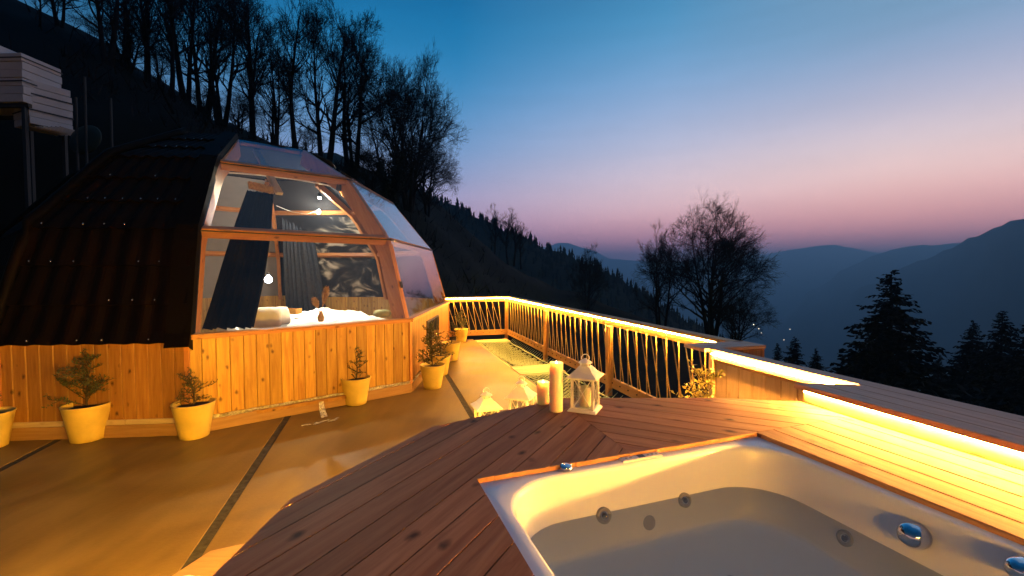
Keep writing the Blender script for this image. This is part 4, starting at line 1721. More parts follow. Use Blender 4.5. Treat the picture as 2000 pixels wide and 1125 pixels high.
# raw cut board edge along the back of the tub: a jagged strip
jg = MB()
rr = random.Random(6)
N = 60
for i in range(N):
    a = TOB + E1 * (TW * i / N)
    b = TOB + E1 * (TW * (i + 1) / N)
    w = 0.004 + 0.005 * rr.random()
    for p, ww in ((a, w), (b, w)):
        pass
    q = [a, b, b + E2 * w, a + E2 * (0.004 + 0.005 * rr.random())]
    q = [(p.x, p.y) for p in q]
    if area(q) < 0:
        q = q[::-1]
    jg.prism(q, 0.983, 1.0005)
obj('cut_edge', jg, 'raw', deck)
beam('edge_strip', Vector((*(TO + E1 * (TW + 0.004)), 0.985)), Vector((*(TO + E1 * (TW + 0.004) + E2 * TL), 0.985)), 0.008, 0.024, 'raw', deck)
# rim: apron boards and the light tape under the edge
RIMP = OUT[2:]
for a, b in zip(RIMP, RIMP[1:]):
    a, b = Vector((*a, 0)), Vector((*b, 0))
    d = (b - a).normalized()
    nin = Vector((-d.y, d.x, 0))
    beam('fascia_board', a + nin * 0.032 + Vector((0, 0, 0.9355)), b + nin * 0.032 + Vector((0, 0, 0.9355)), 0.02, 0.072, 'deck', deck)
    beam('side_panel', a + nin * 0.16 + Vector((0, 0, 0.46)), b + nin * 0.16 + Vector((0, 0, 0.46)), 0.02, 0.86, 'deck', deck)
    led_strip('light_tape', [a + nin * 0.017 + d * .02 + Vector((0, 0, 0.955)), b + nin * 0.017 - d * .02 + Vector((0, 0, 0.955))], deck, -nin, mat='led_rim' if a.x < 0.2 else 'led_soft', tilt=4.0)

# hot tub ------------------------------------------------------------------------------
TUB = Matrix(((E1.x, E2.x, 0, TO.x), (E1.y, E2.y, 0, TO.y), (0, 0, 1, 0), (0, 0, 0, 1)))
tub = thing('hot_tub', 'white acrylic hot tub filled with still water, sunk in the wooden deck', 'hot tub', (TO.x + .3, TO.y - .7, 0.6))


def rrect(x0, y0, x1, y1, r, n=10):
    pts = []
    for cx, cy_, a0 in ((x1 - r, y0 + r, -90), (x1 - r, y1 - r, 0), (x0 + r, y1 - r, 90), (x0 + r, y0 + r, 180)):
        for i in range(n + 1):
            t = radians(a0 + 90 * i / n)
            pts.append((cx + r * cos(t), cy_ + r * sin(t)))
    return pts


loops = []
for (i, z, r) in [(-0.085, 0.962, 0.004), (-0.085, 0.9665, 0.004), (-0.060, 0.982, 0.05), (-0.010, 0.983, 0.215), (-0.004, 0.981, 0.22), (0.0, 0.975, 0.222), (0.004, 0.960, 0.222), (0.014, 0.86, 0.22), (0.028, 0.80, 0.22),
                  (0.040, 0.745, 0.215), (0.052, 0.705, 0.21), (0.060, 0.690, 0.205), (0.075, 0.684, 0.20), (0.11, 0.682, 0.18)]:
    loops.append([(x, y, z) for x, y in rrect(0.062 + i, 0.018 + i * (0.9 if i > 0 else 1), 1.308 - i, 1.69 - i, r)])
mb = MB()
n = len(loops[0])
for l in loops:
    mb.v += l
for k in range(len(loops) - 1):
    for i in range(n):
        j = (i + 1) % n
        mb.f.append((k * n + i, (k + 1) * n + i, (k + 1) * n + j, k * n + j))
mb.f.append(tuple(reversed(range((len(loops) - 1) * n, len(loops) * n))))
mb.f = [tuple(reversed(f)) for f in mb.f]
shell = obj('tub_shell', mb, 'acrylic', tub, TUB, True)
wz = 0.815
wp = rrect(0.062 + .024, 0.018 + .022, 1.308 - .024, 1.69 - .024, 0.22)
obj('tub_water_surface', MB().add([(x, y, wz) for x, y in wp], [tuple(range(len(wp)))]), 'water', tub, TUB)


def tub_hit(px, py, wall):
    """where the picture's ray meets the back wall (y) or the side wall (x), in tub space"""
    inv = TUB.inverted()
    o, d = inv @ Vector((0, 0, CAMZ)), inv.to_3x3() @ ray(px, py)
    t = ((0.05 - o.y) / d.y) if wall == 'back' else ((1.27 - o.x) / d.x)
    return o + d * t


def jet(name, px, py, wall, r, kind):
    p = tub_hit(px, py, wall)
    nrm = Vector((0, 1, 0.25)) if wall == 'back' else Vector((-1, 0, 0.25))
    m = TUB @ frame(p, nrm.normalized()) @ Matrix.Rotation(radians(90), 4, 'Y')
    if kind == 'jet':
        j = obj(name, MB().lathe([(r, -.02), (r, 0.004), (r * .82, 0.008), (r * .6, 0.002), (r * .58, -.004)], n=22), 'grey_plastic', tub, m, True)
        obj('jet_ring', MB().lathe([(r * .58, -.006), (r * .5, 0.004), (r * .36, 0.002), (r * .34, -.006)], n=18), 'chrome', j, m, True)
        obj('jet_nozzle', MB().lathe([(r * .34, -.008), (r * .22, 0.006), (0.0, 0.002)], n=14), 'dark_plastic', j, m, True)
    elif kind == 'grate':
        obj(name, MB().lathe([(r, -.02), (r, 0.003), (r * .9, 0.007), (0, 0.010)], n=22), 'grey_plastic', tub, m, True)
    else:
        k = obj(name, MB().lathe([(r, -.02), (r, 0.006), (r * .93, 0.012), (r * .9, 0.02), (r * .75, 0.034), (r * .4, 0.042), (0, 0.044)], n=28), 'chrome', tub, m, True)
    return p


jet('water_jet', 1180, 1007, 'back', 0.030, 'jet')
jet('water_jet', 1338, 977, 'back', 0.029, 'jet')
jet('water_jet', 1650, 1051, 'side', 0.028, 'jet')
jet('suction_grate', 1267, 1020, 'back', 0.030, 'grate')
jet('grab_knob', 1784, 1045, 'side', 0.040, 'knob')
jet('grab_knob', 1996, 1112, 'side', 0.032, 'knob')
for fx, fy in ((0.62, 0.42), (0.80, 0.36)):
    obj('floor_nozzle', MB().lathe([(0.016, 0), (0.016, .006), (0.0085, .008), (0.007, .002), (0, .002)], (fx, fy, 0.690), 14), 'grey_plastic', tub, TUB, True)
# controls on the rim
cp = TUB.inverted() @ atz(1246, 896, 0.973)
panel_ = obj('control_panel', bevel_box(0.19, 0.034, 0.010, 0.003), 'lantern', tub, TUB @ Matrix.Translation((cp.x, -0.004, 0.987)))
pm = TUB @ Matrix.Translation((cp.x, -0.004, 0.9925))
obj('panel_display', bevel_box(0.030, 0.022, 0.002, 0.0005), 'dark_plastic', panel_, pm @ Matrix.Translation((0.0, 0, 0)))
for i, dx in enumerate((-0.07, -0.05, 0.035, 0.055, 0.075)):
    obj('panel_key', MB().lathe([(0.006, 0), (0.005, .0015), (0, .0015)], n=10), 'grey_plastic', panel_, pm @ Matrix.Translation((dx, 0, 0)), True)
ab = TUB.inverted() @ atz(1101, 917, 0.975)
obj('air_button', MB().lathe([(0.026, 0), (0.026, 0.012), (0.021, 0.017), (0.013, 0.0185), (0, 0.019)], n=22), 'chrome', tub, TUB @ Matrix.Translation((ab.x, -0.016, 0.985)), True)

# ------------------------------------------------------------------ ledge and bench on the valley side
ledge = thing('wooden_ledge', 'wide plank ledge with glowing tape beneath, bordering the tub deck', 'ledge', ns(2.5, -1.5, 1.0))
ZT = 1.105
S_END = 1.8
NB = [2.27, 2.385, 2.50, 2.615, 2.735]


def cut_start(n):                       # the bench top starts on a slanted line
    return -1.967 + (n - 2.27) * 0.40


for i, (a, b) in enumerate(zip(NB, NB[1:])):
    lo, hi = a + 0.002, b - 0.002
    s0a, s0b = (cut_start(lo), cut_start(hi)) if i < 3 else (-3.05, -3.05)
    if i == 2:
        s0a, s0b = cut_start(lo), cut_start(hi)
    pts = [(s0a, -lo), (S_END, -lo), (S_END, -hi), (s0b, -hi)]
    # local frame: x along UU, y along -NN
    c = ns((lo + hi) / 2, (s0a + S_END) / 2, ZT)
    mx = frame(c, Vector((0.28, -0.96, 0)))
    inv = mx.inverted()
    q = []
    for s, nneg in pts:
        v = inv @ ns(-nneg, s, ZT)
        q.append((v.x, v.y))
    if area(q) < 0:
        q = q[::-1]
    obj('ledge_board', MB().prism(q, -0.03, 0.0, 0.003), 'ledge', ledge, mx)
# bench face, its tape, and the slanted end
beam('face_board', ns(2.315, -1.93, 1.037), ns(2.315, S_END, 1.037), 0.022, 0.074, 'panel', ledge)
led_strip('light_tape', [ns(2.300, -1.925, 1.0675), ns(2.300, S_END, 1.0675)], ledge, (-0.96, -0.28, 0), mat='led_bench')
# unseen near-end bench and back rest, added so their tape warms the tub
for i in range(4):
    sA = 1.32 + 0.117 * i
    beam('ledge_board', ns(-0.35, sA + 0.058, ZT - 0.015), ns(2.262, sA + 0.058, ZT - 0.015), 0.112, 0.03, 'ledge', ledge)
beam('face_board', ns(-0.33, 1.365, 1.037), ns(2.29, 1.365, 1.037), 0.022, 0.074, 'panel', ledge)
beam('added_back_rest', ns(-0.35, 1.80, 1.26), ns(2.72, 1.80, 1.26), 0.03, 0.30, 'panel', ledge)
beam('added_back_rest_cap', ns(-0.37, 1.76, 1.425), ns(2.74, 1.76, 1.425), 0.14, 0.03, 'ledge', ledge)
led_strip('light_tape', [ns(-0.33, 1.775, 1.402), ns(2.70, 1.775, 1.402)], ledge, (-0.28, 0.96, 0), tilt=1.5)  # added tape behind the viewer, lights the tub walls
# panel wall below the narrow ledge
PN = 2.64
npl = 10
for i in range(npl):
    s0 = -3.0 + i * 0.125
    obj('wall_plank', bevel_box(1.0, 0.122, 0.02, 0.004), 'panel', ledge, frame(ns(PN, s0 + 0.0625, 0.54), (0, 0, 1), (-0.96, -0.28, 0)))
beam('end_post', ns(PN - .01, -3.03, 0.0), ns(PN - .01, -3.03, 1.07), 0.05, 0.05, 'panel', ledge, (-0.96, -0.28, 0))
beam('cap_batten', ns(PN - 0.022, -3.0, 1.048), ns(PN - 0.022, -1.7, 1.048), 0.02, 0.05, 'panel', ledge)
beam('lower_batten', ns(PN - 0.018, -3.0, 1.010), ns(PN - 0.018, -1.7, 1.010), 0.014, 0.018, 'rail', ledge)
led_strip('light_tape', [ns(PN - 0.036, -3.02, 1.066), ns(PN - 0.036, -1.74, 1.066)], ledge, (-0.96, -0.28, 0), mat='led_bench')
# outer wall down to the slope
beam('outer_wall', ns(2.70, -3.05, 0.4), ns(2.70, S_END, 0.4), 0.03, 1.3, 'deck', ledge)
# corner block joining ledge and railing
blk = thing('corner_block', 'low boxed wooden corner where the plank ledge meets the railing', 'corner block', ns(2.9, -3.2, 0.9))
cmx = frame(ns(2.885, -3.19, ZT - 0.015), (0.96, 0.28, 0))
obj('top_board', bevel_box(0.64, 0.13, 0.03, 0.003), 'ledge', blk, frame(ns(2.885, -3.12, ZT - 0.015), (0.96, 0.28, 0)))
obj('top_board', bevel_box(0.64, 0.13, 0.03, 0.003), 'ledge', blk, frame(ns(2.885, -3.253, ZT - 0.015), (0.96, 0.28, 0)))
for i in range(4):
    obj('front_board', bevel_box(0.5, 0.112, 0.02, 0.003), 'deck', blk, frame(ns(2.80 + i * 0.116, -3.075, 0.82), (0, 0, 1), (0.28, -0.96, 0)))
obj('side_board', bevel_box(0.5, 0.22, 0.02, 0.003), 'deck', blk, frame(ns(3.19, -3.185, 0.82), (0, 0, 1), (0.96, 0.28, 0)))

# ------------------------------------------------------------------ rope railings
ROPE = MB()
ROPE.tube([(0, 0, 0), (0.0004, 0.0002, 0.25), (0.0006, -0.0003, 0.5), (0.0003, 0, .75), (0, 0, 1)], 0.008, 6)
ROPE_ME = ROPE.mesh('rope', M['rope'], True)


def rope(parent, p, q, s=1.0):
    d = Vector(q) - Vector(p)
    m = frame(p, Vector((1, 0, 0)) if abs(d.normalized().x) < .9 else (0, 1, 0), d)
    x = Vector((1, 0, 0))
    z = d.normalized()
    x = (x - z * x.dot(z)).normalized()
    y = z.cross(x)
    m = Matrix((x, y, z)).transposed().to_4x4()
    m.translation = Vector(p)
    put('rope', ROPE_ME, parent, m @ Matrix.Diagonal((s, s, d.length, 1)))


def railing(label, fn, length, posts, inward, phase, spacing, slant, lean, anchor):
    """fn(t, off, z) gives a point t metres along, off metres inward"""
    R = thing('rope_railing', label, 'railing', anchor, 0, 'rope railings around the net')
    d = (fn(1, 0, 0) - fn(0, 0, 0)).normalized()
    beam('cap_rail', fn(-0.06, -0.022, 1.087), fn(length + 0.0, -0.022, 1.087), 0.11, 0.036, 'rail', R)
    beam('fascia_rail', fn(-0.02, -0.01, 1.020), fn(length, -0.01, 1.020), 0.028, 0.094, 'rail', R)
    beam('bottom_rail', fn(0.04, 0, 0.175), fn(length, 0, 0.175), 0.045, 0.135, 'rail', R)
    led_strip('light_tape', [fn(0.02, 0.0085, 1.060), fn(length, 0.0085, 1.060)], R, inward)
    for t in posts:
        beam('post', fn(t, 0.03, -0.02), fn(t, 0.03, 0.975), 0.075, 0.075, 'rail', R, inward)
        beam('post_cleat', fn(t + 0.05, 0.03, 0.1), fn(t + 0.05, 0.03, 0.97), 0.03, 0.05, 'rail', R, inward)
    n = int((length - 0.1) / spacing)
    scr = MB()
    rr = random.Random(int(length * 10))
    for i in range(n):
        t = 0.10 + i * spacing + phase
        if t > length - 0.05:
            break
        rope(R, fn(t + lean + rr.uniform(-.012, .012), 0.020, 0.20), fn(t + rr.uniform(-.012, .012), 0.012, 0.985))
        t2 = t + slant
        if 0.03 < t2 < length - 0.03:
            rope(R, fn(t + lean, -0.030, 0.20), fn(min(t2, length - .03) + rr.uniform(-.015, .015), -0.030, 0.985), 0.9)
        p = fn(t + lean, 0.03, 0.185)
        obj('rope_knot', MB().lathe([(0, -.012), (.011, -.008), (.012, .004), (0, .012)], n=7), 'stem', R, Matrix.Translation(p))
    for i in range(int(length / 0.3)):
        p = fn(0.15 + 0.3 * i, 0.006, 1.03)
        scr.lathe([(0.005, -.004), (.005, .004), (0, .005)], (p.x, p.y, p.z), 6)
    stuff(obj('rail_screws', scr, 'screw', R))
    return R


CS = -11.05
railing('long rope railing running from the far corner along the valley side', lambda t, off, z: ns(3.10 - off, CS + t, z), 7.78, [0.0, 2.90, 5.46], (-0.96, -0.28, 0), 0.0, 0.208, -0.16, 0.05, ns(3.1, CS, 0))
railing('short rope railing across the far end beside the dome', lambda t, off, z: ns(3.10 - t, CS + off, z), 2.25, [], (0.28, -0.96, 0), 0.16, 0.165, 0.16, -0.10, ns(2.0, CS, 0))

# ------------------------------------------------------------------ hammock nets
def sag(u, v):
    return -0.10 * sin(pi * u) * sin(pi * v)


def net(label, n0, n1, s0, s1, seed):
    r = random.Random(seed)
    T = thing('hammock_net', label, 'net', ns((n0 + n1) / 2, (s0 + s1) / 2, -0.05), 0, 'white hammock nets along the terrace edge')
    mb = MB()
    p = 0.055
    W, L = n1 - n0, s1 - s0

    def P(a, b):
        u, v = a / W, b / L
        return ns(n0 + a, s0 + b, -0.015 + sag(u, v) + 0.006 * sin(a * 19 + b * 7))
    k = -L
    while k < W:
        for sg in (1, -1):
            pts = []
            t = 0.0
            while t <= L + 1e-6:
                a = (k + t) if sg > 0 else (W - k - t)
                if 0 <= a <= W:
                    pts.append(P(a, t))
                t += p * 2
            if len(pts) > 1:
                mb.tube(pts, 0.0050, 3, caps=False)
        k += p * 1.5
    stuff(obj('net_mesh', mb, 'net', T))
    bd = [P(0, L * i / 20) for i in range(21)] + [P(W * i / 8, L) for i in range(1, 9)] + [P(W, L - L * i / 20) for i in range(1, 21)] + [P(W - W * i / 8, 0) for i in range(1, 9)]
    obj('border_rope', MB().tube(bd, 0.012, 5), 'net', T, smooth=True)
    lac = MB()
    for i in range(24):
        q = P(W, L * (i + .5) / 24)
        e = ns(n1 + 0.10, s0 + L * (i + .5) / 24, 0.07)
        lac.tube([q, e], 0.005, 4)
    obj('lacing', lac, 'net', T)
    return T


net('far white hammock net between the terrace edge and the railing corner', 2.26, 3.00, -10.55, -7.75, 1)
net('near white hammock net behind the candles and the large lantern', 2.26, 3.00, -7.05, -3.6, 2)
for lab, s0, s1 in (('pale slatted walkway strip between the two nets', -7.70, -7.10), ('pale slatted strip at the far end of the nets', -11.0, -10.62)):
    st = thing('cross_walk', lab, 'walkway', ns(2.6, s0, -0.02))
    k = max(3, int((s1 - s0) / 0.12))
    for i in range(k):
        a, b = s0 + (s1 - s0) * i / k, s0 + (s1 - s0) * (i + 1) / k
        beam('walk_slat', ns(2.22, (a + b) / 2, -0.015), ns(3.06, (a + b) / 2, -0.015), (b - a) - 0.006, 0.03, 'pale_board', st)
edgeb = thing('edge_beam', 'timber beam along the terrace edge carrying the nets', 'beam', ns(2.225, -7, -0.1))
beam('beam_timber', ns(2.228, 1.0, -0.12), ns(2.228, -11.1, -0.12), 0.05, 0.2, 'rail', edgeb)

# ------------------------------------------------------------------ potted plants
def gen_plant(seed, h, n_br, leaf, spread, bare=0.0):
    r = random.Random(seed)
    st, lf = MB(), MB()
    stem = [Vector((0, 0, 0))]
    d = Vector((r.gauss(0, .06), r.gauss(0, .06), 1))
    for i in range(7):
        d = (d + Vector((r.gauss(0, .10), r.gauss(0, .10), .1))).normalized()
        stem.append(stem[-1] + d * h / 7)
    st.tube(stem, [0.010 - 0.0012 * i for i in range(8)], 5)

    def sprig(p, dv, L, lev):
        pts = [p]
        dd = dv.normalized()
        for i in range(4):
            dd = (dd + Vector((r.gauss(0, .2), r.gauss(0, .2), r.gauss(0, .15) + .06))).normalized()
            pts.append(pts[-1] + dd * L / 4)
        st.tube(pts, [0.004, .0035, .003, .002, .001] if lev else [.006, .005, .004, .003, .002], 3, caps=False)
        m = int(L / 0.012)
        for j in range(m):
            q = 0.15 + 0.85 * (j + r.random()) / max(m, 1)
            kk = min(q * 4, 3.999)
            c = pts[int(kk)].lerp(pts[int(kk) + 1], kk - int(kk))
            g = Vector((r.gauss(0, 1), r.gauss(0, 1), r.gauss(0, .8))).normalized()
            l = leaf * r.uniform(.6, 1.3)
            e = (dd * .7 + g).normalized()
            w = e.cross(Vector((r.gauss(0, 1), r.gauss(0, 1), r.gauss(0, 1)))).normalized() * l * .22
            lf.add([c, c + e * l * .5 + w, c + e * l, c + e * l * .5 - w], [(0, 1, 2, 3)])
        if lev == 0:
            for j in range(5):
                q = .3 + .7 * r.random()
                kk = min(q * 4, 3.999)
                c = pts[int(kk)].lerp(pts[int(kk) + 1], kk - int(kk))
                g = Vector((r.gauss(0, 1), r.gauss(0, 1), r.gauss(0, .6) + .3)).normalized()
                sprig(c, dd * .6 + g, L * r.uniform(.3, .55), 1)
    for i in range(n_br):
        t = bare + (1 - bare) * (i + r.random()) / n_br
        kk = min(t * 7, 6.999)
        c = stem[int(kk)].lerp(stem[int(kk) + 1], kk - int(kk))
        an = r.uniform(0, 2 * pi)
        L = spread * (1.1 - 0.65 * t) * r.uniform(.55, 1.2)
        sprig(c, Vector((cos(an), sin(an), r.uniform(.2, .9))), L, 0)
    return st, lf


PLANTS = []
for seed, h, nb, lf_, sp in ((1, .50, 28, .030, .26), (2, .36, 20, .022, .20), (3, .40, 13, .024, .17), (4, .58, 38, .030, .27)):
    s_, l_ = gen_plant(seed, h, nb, lf_, sp)
    PLANTS.append((s_.mesh('stem', M['stem']), l_.mesh('foliage', M['leaf'])))
POT = MB().lathe([(0.120, 0.0), (0.128, 0.004), (0.136, 0.06), (0.160, 0.19), (0.181, 0.305), (0.186, 0.335), (0.191, 0.342), (0.190, 0.352), (0.182, 0.355), (0.174, 0.348), (0.168, 0.30)],
                 n=36, wob=lambda t, z: 0.010 * sin(3 * t + 9 * z) + 0.006 * sin(7 * t + 4 * z) if z < .33 else 0.004 * sin(3 * t)).mesh('pot', M['pot'], True)
SOIL = MB().lathe([(0.172, 0.305), (0.12, 0.318), (0.05, 0.325), (0.0, 0.33)], n=20).mesh('soil', M['soil'])
GP = 'yellow lit clay pots with small shrubs along the dome wall'


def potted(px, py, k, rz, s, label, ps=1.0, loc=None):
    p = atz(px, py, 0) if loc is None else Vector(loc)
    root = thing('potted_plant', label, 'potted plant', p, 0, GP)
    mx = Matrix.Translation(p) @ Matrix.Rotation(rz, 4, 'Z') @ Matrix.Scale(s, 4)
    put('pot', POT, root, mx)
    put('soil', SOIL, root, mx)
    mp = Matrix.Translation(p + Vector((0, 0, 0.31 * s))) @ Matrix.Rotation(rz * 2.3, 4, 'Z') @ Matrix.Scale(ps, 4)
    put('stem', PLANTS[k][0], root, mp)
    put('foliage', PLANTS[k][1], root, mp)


potted(0, 0, 2, 0.3, 1.0, 'pot cut off by the left edge of the view', loc=(-5.20, 4.32, 0))
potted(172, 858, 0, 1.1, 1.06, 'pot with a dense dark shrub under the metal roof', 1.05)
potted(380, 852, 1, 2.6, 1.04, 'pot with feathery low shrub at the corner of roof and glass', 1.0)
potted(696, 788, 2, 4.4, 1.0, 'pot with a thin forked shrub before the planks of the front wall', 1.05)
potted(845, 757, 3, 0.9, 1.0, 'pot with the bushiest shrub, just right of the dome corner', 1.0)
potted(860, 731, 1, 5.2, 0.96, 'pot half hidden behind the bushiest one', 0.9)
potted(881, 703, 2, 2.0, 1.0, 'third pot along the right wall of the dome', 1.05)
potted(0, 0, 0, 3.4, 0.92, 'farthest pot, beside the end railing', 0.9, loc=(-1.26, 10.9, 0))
sp_ = ns(2.18, -2.93, 0.0)
sp_ = Vector((1.37, 3.28, 0.0))
sh = thing('shrub', 'leafy yellow lit shrub at the end post of the panel wall', 'shrub', sp_)
s_, l_ = gen_plant(17, 1.05, 34, .036, .26, 0.25)
obj('stem', s_, 'stem', sh, Matrix.Translation(sp_))
obj('foliage', l_, 'leaf_light', sh, Matrix.Translation(sp_))

# ------------------------------------------------------------------ lanterns and candles
def lantern(label, p, rz, h, bw):
    """h total height, bw body width"""
    T = thing('lantern', label, 'lantern', p, rz, 'white metal lanterns on and behind the deck')
    mx = Matrix.Translation(Vector(p)) @ Matrix.Rotation(rz, 4, 'Z')
    q = pi / 4
    r2 = math.sqrt(2) / 2
    B, Rf = bw, bw * 1.24
    z1, z2 = 0.05 * h, 0.60 * h

    def sq(prof):
        return MB().lathe([(w * r2, z) for w, z in prof], n=4, phase=q)
    obj('base', sq([(Rf, 0), (Rf, 0.012 * h), (B * 1.08, 0.045 * h), (B * 1.02, z1), (0, z1)]), 'lantern', T, mx)
    po = MB()
    for sx in (-1, 1):
        for sy in (-1, 1):
            po.box((sx * B * .45, sy * B * .45, (z1 + z2) / 2), (B * .10, B * .10, z2 - z1))
    obj('corner_posts', po, 'lantern', T, mx)
    fr = MB()
    for k in range(4):
        rot = Matrix.Rotation(k * pi / 2, 3, 'Z')
        for zz in (z1 + .015 * h, z2 - .015 * h):
            fr.box(rot @ Vector((0, -B * .46, zz)), (B * .8, B * .05, .03 * h), rot)
        L = hypot(B * .80, z2 - z1)
        an = atan2(z2 - z1, B * .80)
        for sg in (-1, 1):
            rr_ = rot @ Matrix.Rotation(-sg * an, 3, 'Y')
            fr.box(rot @ Vector((0, -B * (.465 + .006 * sg), (z1 + z2) / 2)), (L * .94, B * .022, B * .03), rr_)
    obj('cross_bars', fr, 'lantern', T, mx)
    for k in range(4):
        rot = Matrix.Rotation(k * pi / 2, 3, 'Z')
        obj('pane', MB().box(rot @ Vector((0, -B * .43, (z1 + z2) / 2)), (B * .8, .002, z2 - z1), rot), 'glass_lantern', T, mx)
    obj('roof', sq([(B * .9, z2), (Rf * 1.06, z2 + .002 * h), (Rf * 1.06, z2 + .022 * h), (Rf * .98, z2 + .035 * h), (B * .84, z2 + .10 * h), (B * .50, z2 + .19 * h), (B * .46, z2 + .20 * h), (B * .0, z2 + .20 * h)]), 'lantern', T, mx)
    nk = MB()
    for k in range(8):
        a = k * pi / 4
        nk.box((B * .19 * cos(a), B * .19 * sin(a), z2 + .228 * h), (B * .07, B * .10, .056 * h), Matrix.Rotation(a, 3, 'Z'))
    obj('vent_neck', nk, 'lantern', T, mx)
    obj('cap', MB().lathe([(B * .30, z2 + .252 * h), (B * .30, z2 + .262 * h), (B * .24, z2 + .285 * h), (B * .10, z2 + .315 * h), (B * .05, z2 + .335 * h), (0, z2 + .34 * h)], n=16), 'lantern', T, mx, True)
    ring = [(B * .17 * cos(t), B * .03 * sin(t), z2 + .345 * h + B * .15 * sin(t)) for t in [2 * pi * i / 18 for i in range(19)]]
    obj('ring_handle', MB().tube([Vector(p_) for p_ in ring], B * .022, 5), 'lantern', T, mx, True)
    return T


LP = Vector((0.398, 2.372, 1.0))
lantern('largest view white lantern standing on the deck with an unlit candle inside', LP, radians(-25), 0.298, 0.125)
lantern('left white lantern, only its top showing behind the deck edge', (-0.160, 2.72, 0.728), radians(20), 0.292, 0.125)
lantern('middle white lantern peeping over the deck edge beside the short candle', (0.062, 2.86, 0.728), radians(-22), 0.335, 0.128)


def candle(label, p, r, h, lit=True):
    T = thing('candle', label, 'candle', p, 0, 'pillar candles')
    mx = Matrix.Translation(Vector(p))
    prof_ = [(r * .96, 0), (r, .006), (r * .995, h * .5), (r, h - .004), (r * .97, h), (r * .90, h + .001), (r * .84, h - .012), (r * .6, h - .03), (0.0, h - .034)]
    obj('wax', MB().lathe(prof_, n=28, wob=lambda t, z: .012 * sin(3 * t + 1) * (z > h - .02)), 'wax', T, mx, True)
    obj('wick', MB().tube([(0, 0, h - .036), (.001, 0, h - .016)], .0015, 5), 'dark_plastic', T, mx)
    if lit:
        obj('flame', MB().lathe([(0, h - .020), (.004, h - .014), (.0045, h - .008), (.002, h + .004), (0, h + .010)], n=10), 'flame', T, mx, True)
        point(T, 'flame_light', Vector(p) + Vector((0, 0, h + .012)), 0.35, (1.0, .55, .16), .006)


candle('tall lit pillar candle on the deck beside the large lantern', (0.238, 2.345, 1.0), 0.036, 0.262)
candle('short lit pillar candle left of the tall one', (0.176, 2.475, 1.0), 0.034, 0.126)
candle('unlit candle inside the large white lantern', LP + Vector((0, 0, 0.0155)), 0.031, 0.108, False)

# wooden steps behind the deck that carry the two smaller lanterns
stp = thing('wooden_step', 'wooden step against the far side of the tub deck holding two lanterns', 'step', (0.0, 2.75, 0.0))
sd = (Vector((0.307, 2.587, 0)) - Vector((-0.388, 2.096, 0))).normalized()
sn = Vector((-sd.y, sd.x, 0))
sc_ = Vector((0.0, 2.37, 0))
for dpt, zt in ((0.34, 0.727), (0.70, 0.36)):
    for k in range(3):
        a = sc_ + sn * (dpt - 0.14 + 0.14 * k) + Vector((0, 0, zt - .014))
        beam('step_tread', a - sd * .30, a + sd * .30, 0.135, 0.028, 'deck', stp)
    for sg in (-1, 1):
        beam('step_leg', sc_ + sn * (dpt + .1) + sd * .27 * sg, sc_ + sn * (dpt + .1) + sd * .27 * sg + Vector((0, 0, zt - .03)), .05, .05, 'deck', stp, sd)
        beam('step_leg', sc_ + sn * (dpt - .15) + sd * .27 * sg, sc_ + sn * (dpt - .15) + sd * .27 * sg + Vector((0, 0, zt - .03)), .05, .05, 'deck', stp, sd)

# sheet and pale cloth by the near end of the floor joint
p1_, p2_, p3_ = atz(411, 1082, 0.012), atz(342, 1126, 0.012), atz(560, 1010, 0.012)
sheet = MB().prism([(-1.875, 2.674), (-1.94, 2.45), (-1.9, 1.9), (-0.9, 1.9), (-0.95, 2.6), (-1.45, 2.86)][::1], 0.004, 0.014)
so = obj('plywood_sheet', sheet, 'skirt')
tag(so, 'flat plywood sheet on the floor by the deck at the lower left', 'sheet')
cl_ = MB()
pc = atz(372, 1130, 0.03)
cl_.grid(lambda u, v: (pc.x - .09 + .22 * u, pc.y - .10 + .13 * v, 0.016 + 0.05 * sin(pi * u) * sin(pi * v) * (1 + .5 * wav(u * 9, v * 8))), 14, 10)
tag(obj('folded_cloth', cl_, 'linen', smooth=True), 'crumpled pale cloth on the floor at the lower edge', 'cloth')

# ------------------------------------------------------------------ board stacks on the upper left bank
def stack(label, c, rz, L, W, n, th, wonky, tops):
    T = thing('board_stack', label, 'board stack', c, rz, 'strapped stacks of white boards')
    base = Matrix.Translation(Vector(c)) @ Matrix.Rotation(rz, 4, 'Z')
    r = random.Random(int(L * 100))
    for i in range(n):
        l = L * (1 if i < n - tops else 0.55)
        obj('board', bevel_box(l - r.uniform(0, .02), W - r.uniform(0, .02), th - .012, .01), 'lumber', T,
            base @ Matrix.Translation((r.gauss(0, wonky) - (L - l) / 2, r.gauss(0, wonky), th * (i + .5))))
    for zf in (0.32, 0.68):
        H = n * th
        mb = MB()
        for sy in (-1, 1):
            mb.box((0, sy * (W / 2 + .012), H * zf), (L + .05, .008, .035))
        for sx in (-1, 1):
            mb.box((sx * (L / 2 + .02), 0, H * zf), (.008, W + .03, .035))
        obj('strap', mb, 'strap', T, base)
    return T


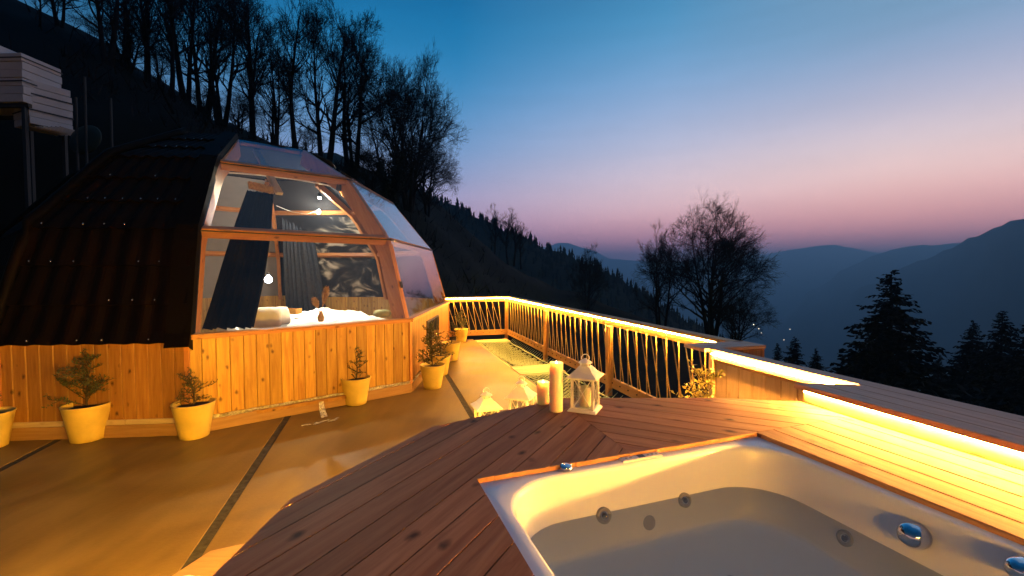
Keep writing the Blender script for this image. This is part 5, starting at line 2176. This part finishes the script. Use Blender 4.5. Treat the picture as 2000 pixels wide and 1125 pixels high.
stack('larger strapped stack of white boards at the upper left edge', (-14.33, 12.55, 6.30), radians(-3), 2.5, 1.0, 8, 0.215, 0.014, 2)
stack('smaller strapped stack of white boards beside the larger one', (-13.38, 12.75, 5.78), radians(-24), 0.95, 0.9, 6, 0.20, 0.014, 0)
rk = thing('storage_rack', 'dark timber rack carrying the white board stacks', 'rack', (-13.5, 12.6, 3))
for y in (12.15, 13.1):
    beam('rack_beam', (-15.7, y, 6.25), (-13.1, y, 6.25), .1, .1, 'steel_dark', rk)
for x in (-15.5, -14.2, -13.2):
    for y in (12.1, 13.15):
        beam('rack_leg', (x, y, hill_z(x, y) - .3), (x, y, 6.2), .09, .09, 'steel_dark', rk, (0, 1, 0))
for i in range(8):
    beam('rack_slat', (-13.3 + .12 * i, 12.3, 5.74), (-13.2 + .12 * i, 13.1, 5.74), .06, .02, 'lumber', rk)
for px, yt, lab in ((165, 150, 'thin pole standing right of the white board stacks'), (148, 190, 'short pole leaning beside the smaller board stack'), (216, 192, 'thin pole farthest right of the board stacks')):
    t, b = atY(px, yt, 12), atY(px, 300, 12)
    pl = obj('pole', MB().tube([Vector((b.x, 12, hill_z(b.x, 12) - .3)), t], .03, 7), 'steel_dark')
    tag(pl, lab, 'pole', 'thin poles on the bank')
gc = atY(166, 272, 12.2)
tag(obj('round_shield', MB().lathe([(0.0, .06), (.25, .05), (.42, .01), (.44, -.02), (.40, -.03), (0, -.02)], n=26), 'tarp', None,
        frame(gc, (1, 0, 0), (0, -1, .25)), True), 'round dark green disc at the foot of the pole by the board stacks', 'disc')

# ------------------------------------------------------------------ haze over the valley
def build_haze():
    m = bpy.data.materials.new('haze_air')
    m.use_nodes = True
    nt = m.node_tree
    nt.nodes.clear()
    v = add(nt, 'ShaderNodeVolumePrincipled')
    v.inputs['Color'].default_value = (0.36, 0.72, 1.0, 1)
    v.inputs['Density'].default_value = 0.00040
    v.inputs['Anisotropy'].default_value = 0.5
    o = add(nt, 'ShaderNodeOutputMaterial')
    nt.links.new(v.outputs[0], o.inputs['Volume'])
    hz = obj('haze', MB().box((0, 0, (340 - 386) / 2), (17600, 17600, 340 + 386)), m)
    stuff(hz)


build_haze()
